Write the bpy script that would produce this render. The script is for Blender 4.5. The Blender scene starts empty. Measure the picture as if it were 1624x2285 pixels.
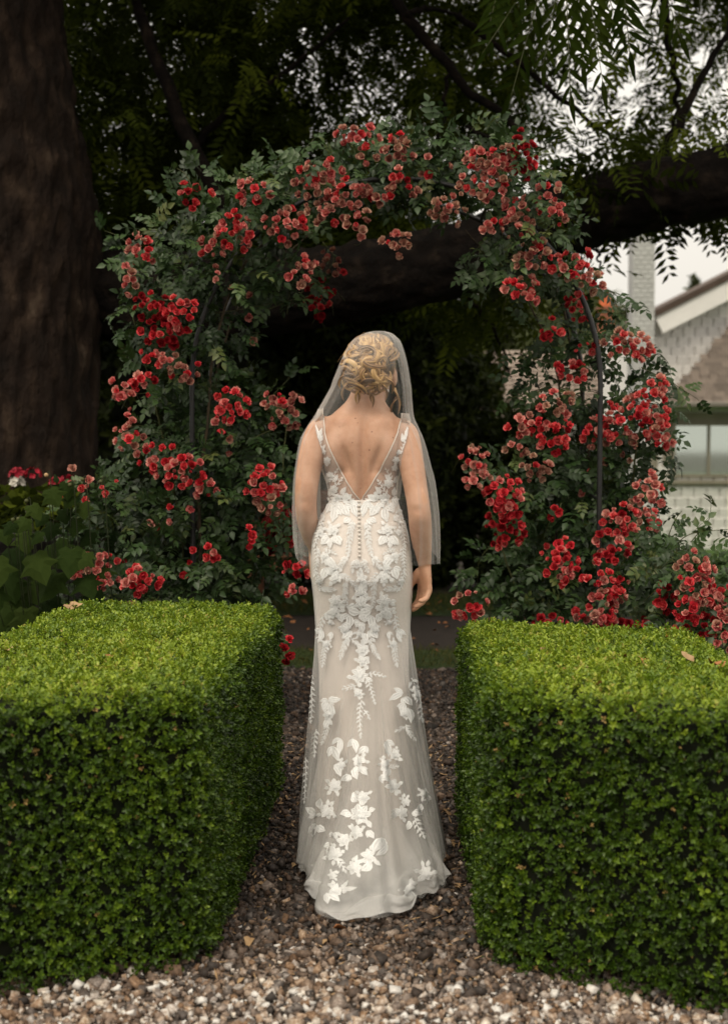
import bpy, math, random
import numpy as np
from mathutils import Vector, Matrix, Euler, noise
from mathutils.bvhtree import BVHTree

random.seed(7)
RNG = np.random.default_rng(11)
SC = bpy.context.scene
COL = SC.collection
PI = math.pi

# ------------------------------------------------------------------ camera, world, sun, exposure
CAMZ, FPX, CX, CY = 1.4, 3173.6, 812.0, 1142.5      # image measures are in a 1624 x 2285 frame
PITCH = math.atan((CY - 945.0) / FPX)
YAW = math.atan((890.0 - CX) / FPX)
cam_data = bpy.data.cameras.new('camera')
cam = bpy.data.objects.new('camera', cam_data)
COL.objects.link(cam)
cam.location = (0, 0, CAMZ)
cam.rotation_euler = (PI / 2 - PITCH, 0, YAW)
cam_data.sensor_fit = 'VERTICAL'
cam_data.sensor_height = 36.0
cam_data.sensor_width = 36.0
cam_data.lens = 50.0
cam_data.clip_end = 1000.0
cam_data.dof.use_dof = True
cam_data.dof.focus_distance = 4.9
cam_data.dof.aperture_fstop = 3.0
SC.camera = cam
CAM_R = Euler((PI / 2 - PITCH, 0, YAW)).to_matrix()

SUN_EL, SUN_AZ = math.radians(58), math.radians(205)   # high, behind and to the left of the viewer
world = bpy.data.worlds.new('World')
SC.world = world
world.use_nodes = True
wn, wl = world.node_tree.nodes, world.node_tree.links
wn.clear()
w_out = wn.new('ShaderNodeOutputWorld')
w_bg = wn.new('ShaderNodeBackground')
w_sky = wn.new('ShaderNodeTexSky')
w_sky.sky_type = 'NISHITA'
w_sky.sun_disc = False
w_sky.sun_elevation = SUN_EL
w_sky.sun_rotation = SUN_AZ
w_sky.dust_density = 4.0
w_mix = wn.new('ShaderNodeMix')
w_mix.data_type = 'RGBA'
w_mix.inputs['Factor'].default_value = 0.9            # a closed, even layer of pale cloud over the blue
# overcast sky: paler at the horizon, brighter overhead as a closed cloud layer is
w_tc = wn.new('ShaderNodeTexCoord')
w_sep = wn.new('ShaderNodeSeparateXYZ')
wl.new(w_tc.outputs['Generated'], w_sep.inputs['Vector'])
w_mr = wn.new('ShaderNodeMapRange')
w_mr.inputs['From Min'].default_value = 0.0
w_mr.inputs['From Max'].default_value = 1.0
w_mr.inputs['To Min'].default_value = 1.0
w_mr.inputs['To Max'].default_value = 2.5
wl.new(w_sep.outputs['Z'], w_mr.inputs['Value'])
w_gr = wn.new('ShaderNodeVectorMath')
w_gr.operation = 'SCALE'
w_gr.inputs[0].default_value = (7.15, 6.7, 5.95)
wl.new(w_mr.outputs['Result'], w_gr.inputs['Scale'])
wl.new(w_gr.outputs['Vector'], w_mix.inputs['B'])
wl.new(w_sky.outputs['Color'], w_mix.inputs['A'])
wl.new(w_mix.outputs['Result'], w_bg.inputs['Color'])
w_bg.inputs['Strength'].default_value = 0.1
wl.new(w_bg.outputs['Background'], w_out.inputs['Surface'])

sun_data = bpy.data.lights.new('sun', 'SUN')
sun = bpy.data.objects.new('sun', sun_data)
COL.objects.link(sun)
sun_data.energy = 1.5
sun_data.angle = math.radians(25)
sun_data.color = (1.0, 0.90, 0.73)
_sd = Vector((math.sin(SUN_AZ) * math.cos(SUN_EL), math.cos(SUN_AZ) * math.cos(SUN_EL), math.sin(SUN_EL)))
sun.rotation_euler = _sd.to_track_quat('Z', 'Y').to_euler()
sun.location = (0, 0, 20)

SC.render.engine = 'CYCLES'
SC.view_settings.view_transform = 'Standard'
SC.view_settings.look = 'None'
SC.view_settings.exposure = 0.28
SC.view_settings.gamma = 1.0
SC.view_settings.use_curve_mapping = False
SC.cycles.use_denoising = True
SC.cycles.max_bounces = 8
SC.cycles.diffuse_bounces = 3
SC.cycles.glossy_bounces = 2
SC.cycles.transmission_bounces = 4
SC.cycles.transparent_max_bounces = 24
SC.cycles.caustics_reflective = False
SC.cycles.caustics_refractive = False


def ray_dir(px, py):
    return CAM_R @ Vector(((px - CX) / FPX, -(py - CY) / FPX, -1.0))


def at(px, py, y):
    """world point seen at picture place (px, py) at distance y along the path"""
    d = ray_dir(px, py)
    return Vector((0, 0, CAMZ)) + d * (y / d.y)


def on_plane(px, py, z):
    d = ray_dir(px, py)
    return Vector((0, 0, CAMZ)) + d * ((z - CAMZ) / d.z)


# ------------------------------------------------------------------ materials
MATS = {}


def new_mat(name):
    m = bpy.data.materials.new(name)
    m.use_nodes = True
    m.node_tree.nodes.clear()
    MATS[name] = m
    return m, m.node_tree.nodes, m.node_tree.links


def ramp(n, stops):
    r = n.new('ShaderNodeValToRGB')
    e = r.color_ramp.elements
    while len(e) < len(stops):
        e.new(0.5)
    for el, (p, c) in zip(e, stops):
        el.position = p
        el.color = (c[0], c[1], c[2], 1)
    return r


def mat_noise(name, stops, scale=8.0, rough=0.8, bump=0.0, detail=6.0, stretch=(1, 1, 1), bump_scale=None, spec=0.3,
              coords='Object', metallic=0.0, dist=0.01, tint=None, sheen=0.0):
    """procedural principled material: noise through a colour ramp, with optional bump"""
    m, n, l = new_mat(name)
    out = n.new('ShaderNodeOutputMaterial')
    p = n.new('ShaderNodeBsdfPrincipled')
    tc = n.new('ShaderNodeTexCoord')
    mp = n.new('ShaderNodeMapping')
    mp.inputs['Scale'].default_value = stretch
    l.new(tc.outputs[coords], mp.inputs['Vector'])
    nz = n.new('ShaderNodeTexNoise')
    nz.inputs['Scale'].default_value = scale
    nz.inputs['Detail'].default_value = detail
    l.new(mp.outputs['Vector'], nz.inputs['Vector'])
    r = ramp(n, stops)
    l.new(nz.outputs['Fac'], r.inputs['Fac'])
    col = r.outputs['Color']
    if tint:                                            # per-object variation
        oi = n.new('ShaderNodeObjectInfo')
        hs = n.new('ShaderNodeHueSaturation')
        mr = n.new('ShaderNodeMapRange')
        mr.inputs['To Min'].default_value = 1 - tint
        mr.inputs['To Max'].default_value = 1 + tint
        l.new(oi.outputs['Random'], mr.inputs['Value'])
        l.new(mr.outputs['Result'], hs.inputs['Value'])
        l.new(col, hs.inputs['Color'])
        col = hs.outputs['Color']
    l.new(col, p.inputs['Base Color'])
    p.inputs['Roughness'].default_value = rough
    p.inputs['Specular IOR Level'].default_value = spec
    p.inputs['Metallic'].default_value = metallic
    if sheen:
        p.inputs['Sheen Weight'].default_value = sheen
    if bump:
        b = n.new('ShaderNodeBump')
        b.inputs['Strength'].default_value = bump
        b.inputs['Distance'].default_value = dist
        nb = n.new('ShaderNodeTexNoise')
        nb.inputs['Scale'].default_value = bump_scale or scale * 3
        nb.inputs['Detail'].default_value = 8
        l.new(mp.outputs['Vector'], nb.inputs['Vector'])
        l.new(nb.outputs['Fac'], b.inputs['Height'])
        l.new(b.outputs['Normal'], p.inputs['Normal'])
    l.new(p.outputs['BSDF'], out.inputs['Surface'])
    return m


def mat_leaf(name, stops, rough=0.45, spec=0.5, transl=0.25, source='tint', bump=0.0):
    """leaf: colour by per-leaf 'tint' attribute (or per-object random), some light passes through"""
    m, n, l = new_mat(name)
    out = n.new('ShaderNodeOutputMaterial')
    p = n.new('ShaderNodeBsdfPrincipled')
    t = n.new('ShaderNodeBsdfTranslucent')
    mx = n.new('ShaderNodeMixShader')
    mx.inputs['Fac'].default_value = transl
    if source == 'tint':
        a = n.new('ShaderNodeAttribute')
        a.attribute_name = 'tint'
        fac = a.outputs['Fac']
    else:
        a = n.new('ShaderNodeObjectInfo')
        fac = a.outputs['Random']
    r = ramp(n, stops)
    tc = n.new('ShaderNodeTexCoord')
    nz = n.new('ShaderNodeTexNoise')
    nz.inputs['Scale'].default_value = 60
    l.new(tc.outputs['Object'], nz.inputs['Vector'])
    ad = n.new('ShaderNodeMath')
    ad.operation = 'MULTIPLY_ADD'
    ad.inputs[1].default_value = 0.35
    ad.inputs[2].default_value = -0.17
    l.new(nz.outputs['Fac'], ad.inputs[0])
    sm = n.new('ShaderNodeMath')
    l.new(ad.outputs[0], sm.inputs[0])
    l.new(fac, sm.inputs[1])
    l.new(sm.outputs[0], r.inputs['Fac'])
    l.new(r.outputs['Color'], p.inputs['Base Color'])
    l.new(r.outputs['Color'], t.inputs['Color'])
    p.inputs['Roughness'].default_value = rough
    p.inputs['Specular IOR Level'].default_value = spec
    if bump:
        b = n.new('ShaderNodeBump')
        b.inputs['Strength'].default_value = bump
        b.inputs['Distance'].default_value = 0.002
        nb = n.new('ShaderNodeTexNoise')
        nb.inputs['Scale'].default_value = 220
        l.new(tc.outputs['Object'], nb.inputs['Vector'])
        l.new(nb.outputs['Fac'], b.inputs['Height'])
        l.new(b.outputs['Normal'], p.inputs['Normal'])
    l.new(p.outputs['BSDF'], mx.inputs[1])
    l.new(t.outputs['BSDF'], mx.inputs[2])
    l.new(mx.outputs['Shader'], out.inputs['Surface'])
    return m


def mat_sheer(name, color, alpha_face, alpha_edge, rough=0.7, fade=False):
    """fine net: mostly holes, denser where it is seen along the threads"""
    m, n, l = new_mat(name)
    out = n.new('ShaderNodeOutputMaterial')
    d = n.new('ShaderNodeBsdfDiffuse')
    d.inputs['Color'].default_value = (*color, 1)
    t = n.new('ShaderNodeBsdfTranslucent')
    t.inputs['Color'].default_value = (*color, 1)
    m1 = n.new('ShaderNodeMixShader')
    m1.inputs['Fac'].default_value = 0.4
    l.new(d.outputs['BSDF'], m1.inputs[1])
    l.new(t.outputs['BSDF'], m1.inputs[2])
    tr = n.new('ShaderNodeBsdfTransparent')
    lw = n.new('ShaderNodeLayerWeight')
    lw.inputs['Blend'].default_value = 0.35
    mr = n.new('ShaderNodeMapRange')
    mr.inputs['To Min'].default_value = alpha_face
    mr.inputs['To Max'].default_value = alpha_edge
    l.new(lw.outputs['Facing'], mr.inputs['Value'])
    tc = n.new('ShaderNodeTexCoord')
    nz = n.new('ShaderNodeTexNoise')
    nz.inputs['Scale'].default_value = 900
    l.new(tc.outputs['Object'], nz.inputs['Vector'])
    mm = n.new('ShaderNodeMapRange')
    mm.inputs['From Min'].default_value = 0.3
    mm.inputs['From Max'].default_value = 0.7
    mm.inputs['To Min'].default_value = 0.7
    mm.inputs['To Max'].default_value = 1.3
    l.new(nz.outputs['Fac'], mm.inputs['Value'])
    mu = n.new('ShaderNodeMath')
    mu.operation = 'MULTIPLY'
    mu.use_clamp = True
    l.new(mr.outputs['Result'], mu.inputs[0])
    l.new(mm.outputs['Result'], mu.inputs[1])
    m2 = n.new('ShaderNodeMixShader')
    if fade:                                            # the net thins out towards its upper seam
        at_ = n.new('ShaderNodeAttribute')
        at_.attribute_name = 'tint'
        mf = n.new('ShaderNodeMath')
        mf.operation = 'MULTIPLY'
        l.new(mu.outputs[0], mf.inputs[0])
        l.new(at_.outputs['Fac'], mf.inputs[1])
        mu = mf
    l.new(mu.outputs[0], m2.inputs['Fac'])
    l.new(tr.outputs['BSDF'], m2.inputs[1])
    l.new(m1.outputs['Shader'], m2.inputs[2])
    l.new(m2.outputs['Shader'], out.inputs['Surface'])
    return m


# ------------------------------------------------------------------ mesh helpers
def obj(name, mesh, parent=None, mat=None, loc=None):
    o = bpy.data.objects.new(name, mesh)
    COL.objects.link(o)
    if parent is not None:
        o.parent = parent
    if mat is not None and mesh is not None:
        if not mesh.materials:
            mesh.materials.append(MATS[mat] if isinstance(mat, str) else mat)
    if loc is not None:
        o.location = loc
    return o


def tag(o, label=None, cat=None, group=None, kind=None):
    if label:
        o['label'] = label
    if cat:
        o['category'] = cat
    if group:
        o['group'] = group
    if kind:
        o['kind'] = kind
    return o


def empty(name, loc=(0, 0, 0), label=None, cat=None, group=None):
    o = bpy.data.objects.new(name, None)
    COL.objects.link(o)
    o.location = loc
    o.empty_display_size = 0.1
    return tag(o, label, cat, group)


def mesh_py(name, verts, faces, smooth=False):
    me = bpy.data.meshes.new(name)
    me.from_pydata([tuple(v) for v in verts], [], [tuple(f) for f in faces])
    if smooth:
        me.polygons.foreach_set('use_smooth', [True] * len(me.polygons))
    me.update()
    return me


def mesh_np(name, V, F, tint=None, smooth=False):
    """V (n,3), F (m,k) arrays -> mesh, fast"""
    me = bpy.data.meshes.new(name)
    V = np.ascontiguousarray(V, dtype=np.float32)
    F = np.ascontiguousarray(F, dtype=np.int32)
    k = F.shape[1]
    me.vertices.add(len(V))
    me.vertices.foreach_set('co', V.ravel())
    me.loops.add(F.size)
    me.loops.foreach_set('vertex_index', F.ravel())
    me.polygons.add(len(F))
    me.polygons.foreach_set('loop_start', np.arange(0, F.size, k, dtype=np.int32))
    if tint is not None:
        a = me.attributes.new('tint', 'FLOAT', 'POINT')
        a.data.foreach_set('value', np.ascontiguousarray(tint, dtype=np.float32))
    if smooth:
        me.polygons.foreach_set('use_smooth', np.ones(len(F), dtype=bool))
    me.update(calc_edges=True)
    me.validate()
    return me


def scatter(variants, pos, rot, scale, tint, vary=0.0, name='scatter'):
    """join many copies of small variant meshes (V, F quads) into one mesh"""
    Vs, Fs, Ts = [], [], []
    off = 0
    nvar = len(variants)
    which = RNG.integers(0, nvar, len(pos))
    for k, (V, F) in enumerate(variants):
        idx = np.nonzero(which == k)[0]
        if not len(idx):
            continue
        R = rot[idx]
        P = np.einsum('nij,vj->nvi', R, V) * scale[idx][:, None, None] + pos[idx][:, None, :]
        n, nv = len(idx), len(V)
        Vs.append(P.reshape(-1, 3))
        Fs.append((F[None, :, :] + (np.arange(n) * nv)[:, None, None]).reshape(-1, F.shape[1]) + off)
        t = np.repeat(tint[idx], nv)
        if vary:
            t = t + RNG.normal(0, vary, len(t))
        Ts.append(t)
        off += n * nv
    return mesh_np(name, np.concatenate(Vs), np.concatenate(Fs), np.concatenate(Ts))


def frames(z, spin=None, up=(0, 0, 1)):
    """rotation matrices whose local +Z is z (n,3) with random spin about it"""
    z = np.asarray(z, float)
    z = z / np.linalg.norm(z, axis=1, keepdims=True)
    u = np.tile(np.array(up, float), (len(z), 1))
    par = np.abs((z * u).sum(1)) > 0.98
    u[par] = (0, 1, 0)
    x = np.cross(u, z)
    x /= np.linalg.norm(x, axis=1, keepdims=True)
    y = np.cross(z, x)
    if spin is None:
        spin = RNG.uniform(0, 2 * PI, len(z))
    c, s = np.cos(spin)[:, None], np.sin(spin)[:, None]
    x2, y2 = x * c + y * s, -x * s + y * c
    return np.stack([x2, y2, z], axis=2)


def frames_yz(y, z):
    """rotation matrices with local +Y along y and local +Z near z"""
    y = np.asarray(y, float)
    y = y / np.linalg.norm(y, axis=1, keepdims=True)
    z = np.asarray(z, float)
    x = np.cross(y, z)
    nn = np.linalg.norm(x, axis=1, keepdims=True)
    nn[nn < 1e-6] = 1
    x = x / nn
    z2 = np.cross(x, y)
    return np.stack([x, y, z2], axis=2)


def loft(rings, close=True, cap=True):
    """list of (n,3) rings -> verts, faces (python lists)"""
    n = len(rings[0])
    V = [tuple(p) for r in rings for p in r]
    F = []
    m = n if close else n - 1
    for i in range(len(rings) - 1):
        a, b = i * n, (i + 1) * n
        for j in range(m):
            k = (j + 1) % n
            F.append((a + j, a + k, b + k, b + j))
    if cap and close:
        F.append(tuple(range(n - 1, -1, -1)))
        q = (len(rings) - 1) * n
        F.append(tuple(range(q, q + n)))
    return V, F


def catmull(pts, n):
    """smooth curve through pts (k,d), n samples"""
    P = np.asarray(pts, float)
    P = np.vstack([2 * P[0] - P[1], P, 2 * P[-1] - P[-2]])
    k = len(P) - 3
    out = []
    for t in np.linspace(0, k - 1e-6, n):
        i = int(t)
        u = t - i
        p0, p1, p2, p3 = P[i], P[i + 1], P[i + 2], P[i + 3]
        out.append(0.5 * ((2 * p1) + (-p0 + p2) * u + (2 * p0 - 5 * p1 + 4 * p2 - p3) * u * u + (-p0 + 3 * p1 - 3 * p2 + p3) * u ** 3))
    return np.array(out)


def tube_rings(path, radii, n=10, flat=1.0, roll=0.0):
    path = np.asarray(path, float)
    rings = []
    nx = None
    for i, p in enumerate(path):
        t = path[min(i + 1, len(path) - 1)] - path[max(i - 1, 0)]
        t = t / (np.linalg.norm(t) + 1e-12)
        if nx is None:
            a = np.array((1.0, 0, 0)) if abs(t[0]) < 0.8 else np.array((0, 1.0, 0))
            nx = a - t * a.dot(t)
        else:
            nx = nx - t * nx.dot(t)
        nx /= np.linalg.norm(nx) + 1e-12
        ny = np.cross(t, nx)
        r = radii[i] if hasattr(radii, '__len__') else radii
        ang = np.linspace(0, 2 * PI, n, endpoint=False) + roll
        rings.append(p + r * (np.cos(ang)[:, None] * nx + flat * np.sin(ang)[:, None] * ny))
    return rings


def tube(name, path, radii, n=8, parent=None, mat=None, smooth=True, flat=1.0):
    V, F = loft(tube_rings(path, radii, n, flat))
    return obj(name, mesh_py(name, V, F, smooth), parent, mat)


def multi_tube(name, paths, parent, mat, n=6):
    """several stems of ONE part joined"""
    Vs, Fs, off = [], [], 0
    for path, rad in paths:
        V, F = loft(tube_rings(path, rad, n))
        Vs += V
        Fs += [tuple(i + off for i in f) for f in F]
        off += len(V)
    return obj(name, mesh_py(name, Vs, Fs, True), parent, mat)


def box_mesh(name, sx, sy, sz, bevel=0.0, org=(0, 0, 0)):
    """box sx*sy*sz centred on org in x,y, standing on z = org.z; optional chamfer"""
    import bmesh
    bm = bmesh.new()
    bmesh.ops.create_cube(bm, size=1.0)
    for v in bm.verts:
        v.co = Vector((v.co.x * sx + org[0], v.co.y * sy + org[1], (v.co.z + 0.5) * sz + org[2]))
    if bevel:
        bmesh.ops.bevel(bm, geom=list(bm.edges), offset=bevel, segments=1, affect='EDGES')
    me = bpy.data.meshes.new(name)
    bm.to_mesh(me)
    bm.free()
    return me


def fbm(x, y, z, octv=4):
    return noise.fractal(Vector((x, y, z)), 1.0, 2.0, octv)


# ------------------------------------------------------------------ leaf shapes (V, F quads; length along +Y, face +Z)
def leaf_blade(L, W, n=3, fold=0.25, droop=0.15, tip=0.5, serr=0.0):
    """a leaf with midrib fold: n stations, quads either side"""
    V, F = [], []
    for i in range(n + 1):
        t = i / n
        w = W * math.sin(PI * min(1.0, (t ** 0.75) * 0.97 + 0.03)) * (1 if t < tip else 1)
        if i == 0:
            w = W * 0.08
        if i == n:
            w = W * 0.04
        y = L * t
        zc = -droop * L * t * t
        V += [(-w, y, zc + fold * w), (0, y, zc), (w, y, zc + fold * w)]
    for i in range(n):
        a = i * 3
        F += [(a, a + 1, a + 4, a + 3), (a + 1, a + 2, a + 5, a + 4)]
    return np.array(V, float), np.array(F, int)


def join_np(parts):
    Vs, Fs, off = [], [], 0
    for V, F in parts:
        Vs.append(V)
        Fs.append(F + off)
        off += len(V)
    return np.concatenate(Vs), np.concatenate(Fs)


def xf(VF, M):
    V, F = VF
    M = np.array(M)
    return V @ M[:3, :3].T + M[:3, 3], F


def compound_leaf(nl, Ll, Wl, rachis, n=3, rnd=None, fold=0.25, droop=0.1, spread=62, sag=0.12, taper=True):
    """pinnate leaf: rachis along +Y with pairs of leaflets and one at the tip"""
    rnd = rnd or random
    parts = []
    pairs = (nl - 1) // 2
    for i in range(pairs):
        t = (i + 1) / (pairs + 0.75)
        y = rachis * t
        z = -sag * rachis * t * t
        k = (0.75 + 0.35 * math.sin(PI * min(1, t * 0.9 + 0.15))) if taper else 1
        for s in (-1, 1):
            B = leaf_blade(Ll * k * rnd.uniform(0.85, 1.1), Wl * k * rnd.uniform(0.9, 1.1), n, fold, droop)
            M = Matrix.Translation((0, y + rnd.uniform(-.01, .01) * rachis, z)) @ Matrix.Rotation(-s * math.radians(spread + rnd.uniform(-10, 10)), 4, 'Z') \
                @ Matrix.Rotation(rnd.uniform(-0.35, 0.35), 4, 'Y') @ Matrix.Rotation(rnd.uniform(-0.3, 0.15), 4, 'X')
            parts.append(xf(B, M))
    B = leaf_blade(Ll * 1.05, Wl * 1.05, n, fold, droop)
    parts.append(xf(B, Matrix.Translation((0, rachis * 0.97, -sag * rachis)) @ Matrix.Rotation(-0.25, 4, 'X')))
    # rachis itself: a thin three-sided strip
    w = max(0.0009, Wl * 0.06)
    V, F = [], []
    for i in range(5):
        t = i / 4
        V += [(-w, rachis * t, -sag * rachis * t * t), (w, rachis * t, -sag * rachis * t * t)]
    for i in range(4):
        F.append((2 * i, 2 * i + 1, 2 * i + 3, 2 * i + 2))
    parts.append((np.array(V, float), np.array(F, int)))
    return join_np(parts)


# ------------------------------------------------------------------ material set
mat_noise('bark', [(0.25, (0.006, 0.0035, 0.002)), (0.52, (0.017, 0.0098, 0.006)), (0.66, (0.036, 0.022, 0.0135)), (0.8, (0.095, 0.068, 0.047))], 9, 0.9, 1.0, 8, (1, 1, 0.45), 22, 0.2, dist=0.05)
mat_noise('limb_bark', [(0.3, (0.0025, 0.0017, 0.0012)), (0.55, (0.007, 0.0046, 0.0032)), (0.72, (0.022, 0.015, 0.010))], 10, 0.95, 0.9, 8, (1, 1, 1), 30, 0.15, dist=0.02)
mat_noise('soil', [(0.3, (0.014, 0.009, 0.006)), (0.6, (0.03, 0.02, 0.013)), (0.8, (0.05, 0.034, 0.02))], 9, 0.95, 0.8, 8, dist=0.03)
mat_noise('tarmac', [(0.3, (0.013, 0.009, 0.0065)), (0.7, (0.026, 0.018, 0.013))], 14, 0.9, 0.5, 8, bump_scale=90)
mat_noise('turf', [(0.3, (0.016, 0.028, 0.006)), (0.6, (0.035, 0.06, 0.012)), (0.8, (0.07, 0.085, 0.025))], 12, 0.9, 0.8, 8, bump_scale=60, dist=0.04)
mat_noise('lawn_green', [(0.3, (0.035, 0.075, 0.012)), (0.7, (0.065, 0.13, 0.02))], 5, 0.9, 0.6, 6, bump_scale=80, dist=0.03)
mat_noise('gravel_bed', [(0.35, (0.02, 0.014, 0.01)), (0.7, (0.06, 0.045, 0.034))], 60, 0.95, 0.8, 4, dist=0.01)
mat_noise('black_steel', [(0.4, (0.008, 0.008, 0.008)), (0.7, (0.018, 0.017, 0.016))], 30, 0.42, 0.2, 5, bump_scale=160, spec=0.5, dist=0.001)
mat_noise('cane', [(0.35, (0.035, 0.04, 0.012)), (0.7, (0.07, 0.075, 0.022))], 20, 0.6, 0.2)
mat_noise('old_cane', [(0.35, (0.03, 0.022, 0.012)), (0.7, (0.075, 0.055, 0.03))], 20, 0.8, 0.4)
mat_noise('twig', [(0.35, (0.004, 0.007, 0.002)), (0.7, (0.012, 0.014, 0.005))], 20, 0.9)
mat_noise('bench_wood', [(0.35, (0.075, 0.03, 0.013)), (0.7, (0.15, 0.062, 0.026))], 6, 0.65, 0.3, 6, (1, 1, 12))
mat_noise('white_shingle', [(0.3, (0.66, 0.64, 0.61)), (0.7, (0.80, 0.78, 0.75))], 4, 0.8, 0.3, 6, (1, 1, 5), tint=0.10)
mat_noise('white_board', [(0.3, (0.74, 0.72, 0.69)), (0.7, (0.82, 0.80, 0.77))], 3, 0.7, 0.1)
mat_noise('painted_brick', [(0.3, (0.47, 0.475, 0.46)), (0.7, (0.58, 0.58, 0.56))], 6, 0.85, 0.4, 6, tint=0.06)
mat_noise('mortar_paint', [(0.3, (0.36, 0.36, 0.35)), (0.7, (0.44, 0.44, 0.43))], 8, 0.9)
mat_noise('roof_shingle', [(0.3, (0.085, 0.066, 0.052)), (0.55, (0.15, 0.122, 0.10)), (0.8, (0.23, 0.195, 0.165))], 3, 0.9, 0.4, 6, tint=0.3)
mat_noise('roof_deck', [(0.3, (0.06, 0.042, 0.032)), (0.7, (0.10, 0.07, 0.055))], 5, 0.9)
mat_noise('taupe_trim', [(0.3, (0.24, 0.215, 0.165)), (0.7, (0.30, 0.27, 0.21))], 4, 0.7, 0.1)
mat_noise('gutter', [(0.3, (0.16, 0.145, 0.12)), (0.7, (0.21, 0.19, 0.16))], 4, 0.5)
mat_noise('red_brick', [(0.3, (0.20, 0.075, 0.042)), (0.7, (0.32, 0.13, 0.075))], 8, 0.9, 0.4, tint=0.15)
mat_noise('terracotta', [(0.3, (0.50, 0.12, 0.045)), (0.7, (0.60, 0.16, 0.06))], 6, 0.8)
mat_noise('black_pot', [(0.3, (0.010, 0.009, 0.008)), (0.7, (0.025, 0.022, 0.02))], 12, 0.6, 0.2)
mat_noise('fallen', [(0.3, (0.22, 0.075, 0.025)), (0.7, (0.42, 0.19, 0.075))], 40, 0.8, 0.3, tint=0.25)
mat_noise('fallen_tan', [(0.3, (0.28, 0.17, 0.08)), (0.7, (0.45, 0.30, 0.16))], 40, 0.8, 0.3, tint=0.2)
# window glass: a dim pane that mirrors the pale sky
m_, n_, l_ = new_mat('window_glass')
o_ = n_.new('ShaderNodeOutputMaterial')
p_ = n_.new('ShaderNodeBsdfPrincipled')
p_.inputs['Base Color'].default_value = (0.70, 0.78, 0.74, 1)
p_.inputs['Metallic'].default_value = 0.75
p_.inputs['Roughness'].default_value = 0.05
p_.inputs['Specular IOR Level'].default_value = 1.0
p_.inputs['Coat Weight'].default_value = 0.6
l_.new(p_.outputs['BSDF'], o_.inputs['Surface'])

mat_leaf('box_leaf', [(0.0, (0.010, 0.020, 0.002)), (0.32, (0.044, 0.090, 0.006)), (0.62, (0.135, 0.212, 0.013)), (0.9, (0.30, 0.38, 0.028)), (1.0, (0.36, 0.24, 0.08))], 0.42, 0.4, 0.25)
mat_leaf('rose_leaf', [(0.0, (0.010, 0.020, 0.005)), (0.5, (0.023, 0.050, 0.012)), (0.85, (0.045, 0.080, 0.021)), (1.0, (0.10, 0.11, 0.03))], 0.45, 0.35, 0.14)
mat_leaf('rose_leaf_part', [(0.0, (0.014, 0.026, 0.007)), (0.5, (0.027, 0.056, 0.014)), (0.85, (0.050, 0.086, 0.024)), (1.0, (0.10, 0.115, 0.03))], 0.45, 0.35, 0.14, 'object', 0.25)
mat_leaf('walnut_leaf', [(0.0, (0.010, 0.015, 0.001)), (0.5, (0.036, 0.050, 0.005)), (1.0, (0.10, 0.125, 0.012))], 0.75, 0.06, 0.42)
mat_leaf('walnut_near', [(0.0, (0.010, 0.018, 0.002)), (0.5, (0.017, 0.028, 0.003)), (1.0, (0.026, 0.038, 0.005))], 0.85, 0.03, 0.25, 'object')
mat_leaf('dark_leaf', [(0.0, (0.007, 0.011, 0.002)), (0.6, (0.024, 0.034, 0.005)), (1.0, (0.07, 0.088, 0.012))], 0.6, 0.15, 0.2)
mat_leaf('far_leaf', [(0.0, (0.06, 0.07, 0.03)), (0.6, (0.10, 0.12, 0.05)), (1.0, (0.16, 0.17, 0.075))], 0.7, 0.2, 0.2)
mat_leaf('vine_leaf', [(0.0, (0.006, 0.013, 0.002)), (0.5, (0.014, 0.026, 0.004)), (1.0, (0.030, 0.046, 0.008))], 0.8, 0.06, 0.2, 'object', 0.2)
mat_leaf('grass_blade', [(0.0, (0.02, 0.03, 0.004)), (0.6, (0.055, 0.07, 0.010)), (1.0, (0.14, 0.11, 0.03))], 0.7, 0.2, 0.25)

# ================================================================== THE SETTING
def sstep(a, b, v):
    t = np.clip((v - a) / (b - a), 0, 1)
    return t * t * (3 - 2 * t)


def ground_z(x, y):
    return -0.72 * float(sstep(11.5, 20.0, y))


def sheet(name, x0, x1, y0, y1, lift, mat, nx=24, ny=40, wob=0.0, kind='structure', powr=1.0):
    xs = np.linspace(x0, x1, nx)
    ys = np.linspace(0, 1, ny) ** powr * (y1 - y0) + y0
    V, F = [], []
    for j, y in enumerate(ys):
        for i, x in enumerate(xs):
            wx = wob * noise.noise((x * 3, y * 1.7, 4)) if 0 < i < nx - 1 else wob * 1.5 * noise.noise((x * 3, y * 2.3, 9))
            wy = wob * noise.noise((x * 4, y, 2)) if j in (0, ny - 1) else 0
            V.append((x + wx, y + wy, ground_z(x, y) + lift))
    for j in range(ny - 1):
        for i in range(nx - 1):
            a = j * nx + i
            F.append((a, a + 1, a + nx + 1, a + nx))
    o = obj(name, mesh_py(name, V, F, True), None, mat)
    o['kind'] = kind
    return o


sheet('ground', -220, 220, -20, 420, 0.0, 'soil', 40, 160, powr=2.6)
sheet('gravel_path', -1.9, 1.8, 1.6, 8.0, 0.004, 'gravel_bed', 30, 40, 0.02)
sheet('grass_verge', -3.2, 2.2, 8.0, 8.72, 0.008, 'turf', 40, 8, 0.05)
sheet('driveway', -6.0, 2.6, 8.66, 10.3, 0.006, 'tarmac', 40, 12, 0.05)
sheet('grass_border', -6.0, 2.0, 10.25, 11.6, 0.010, 'turf', 40, 10, 0.05)
sheet('lawn', 2.05, 60.0, 8.2, 70.0, 0.012, 'lawn_green', 40, 60, 0.05, powr=1.5)

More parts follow.
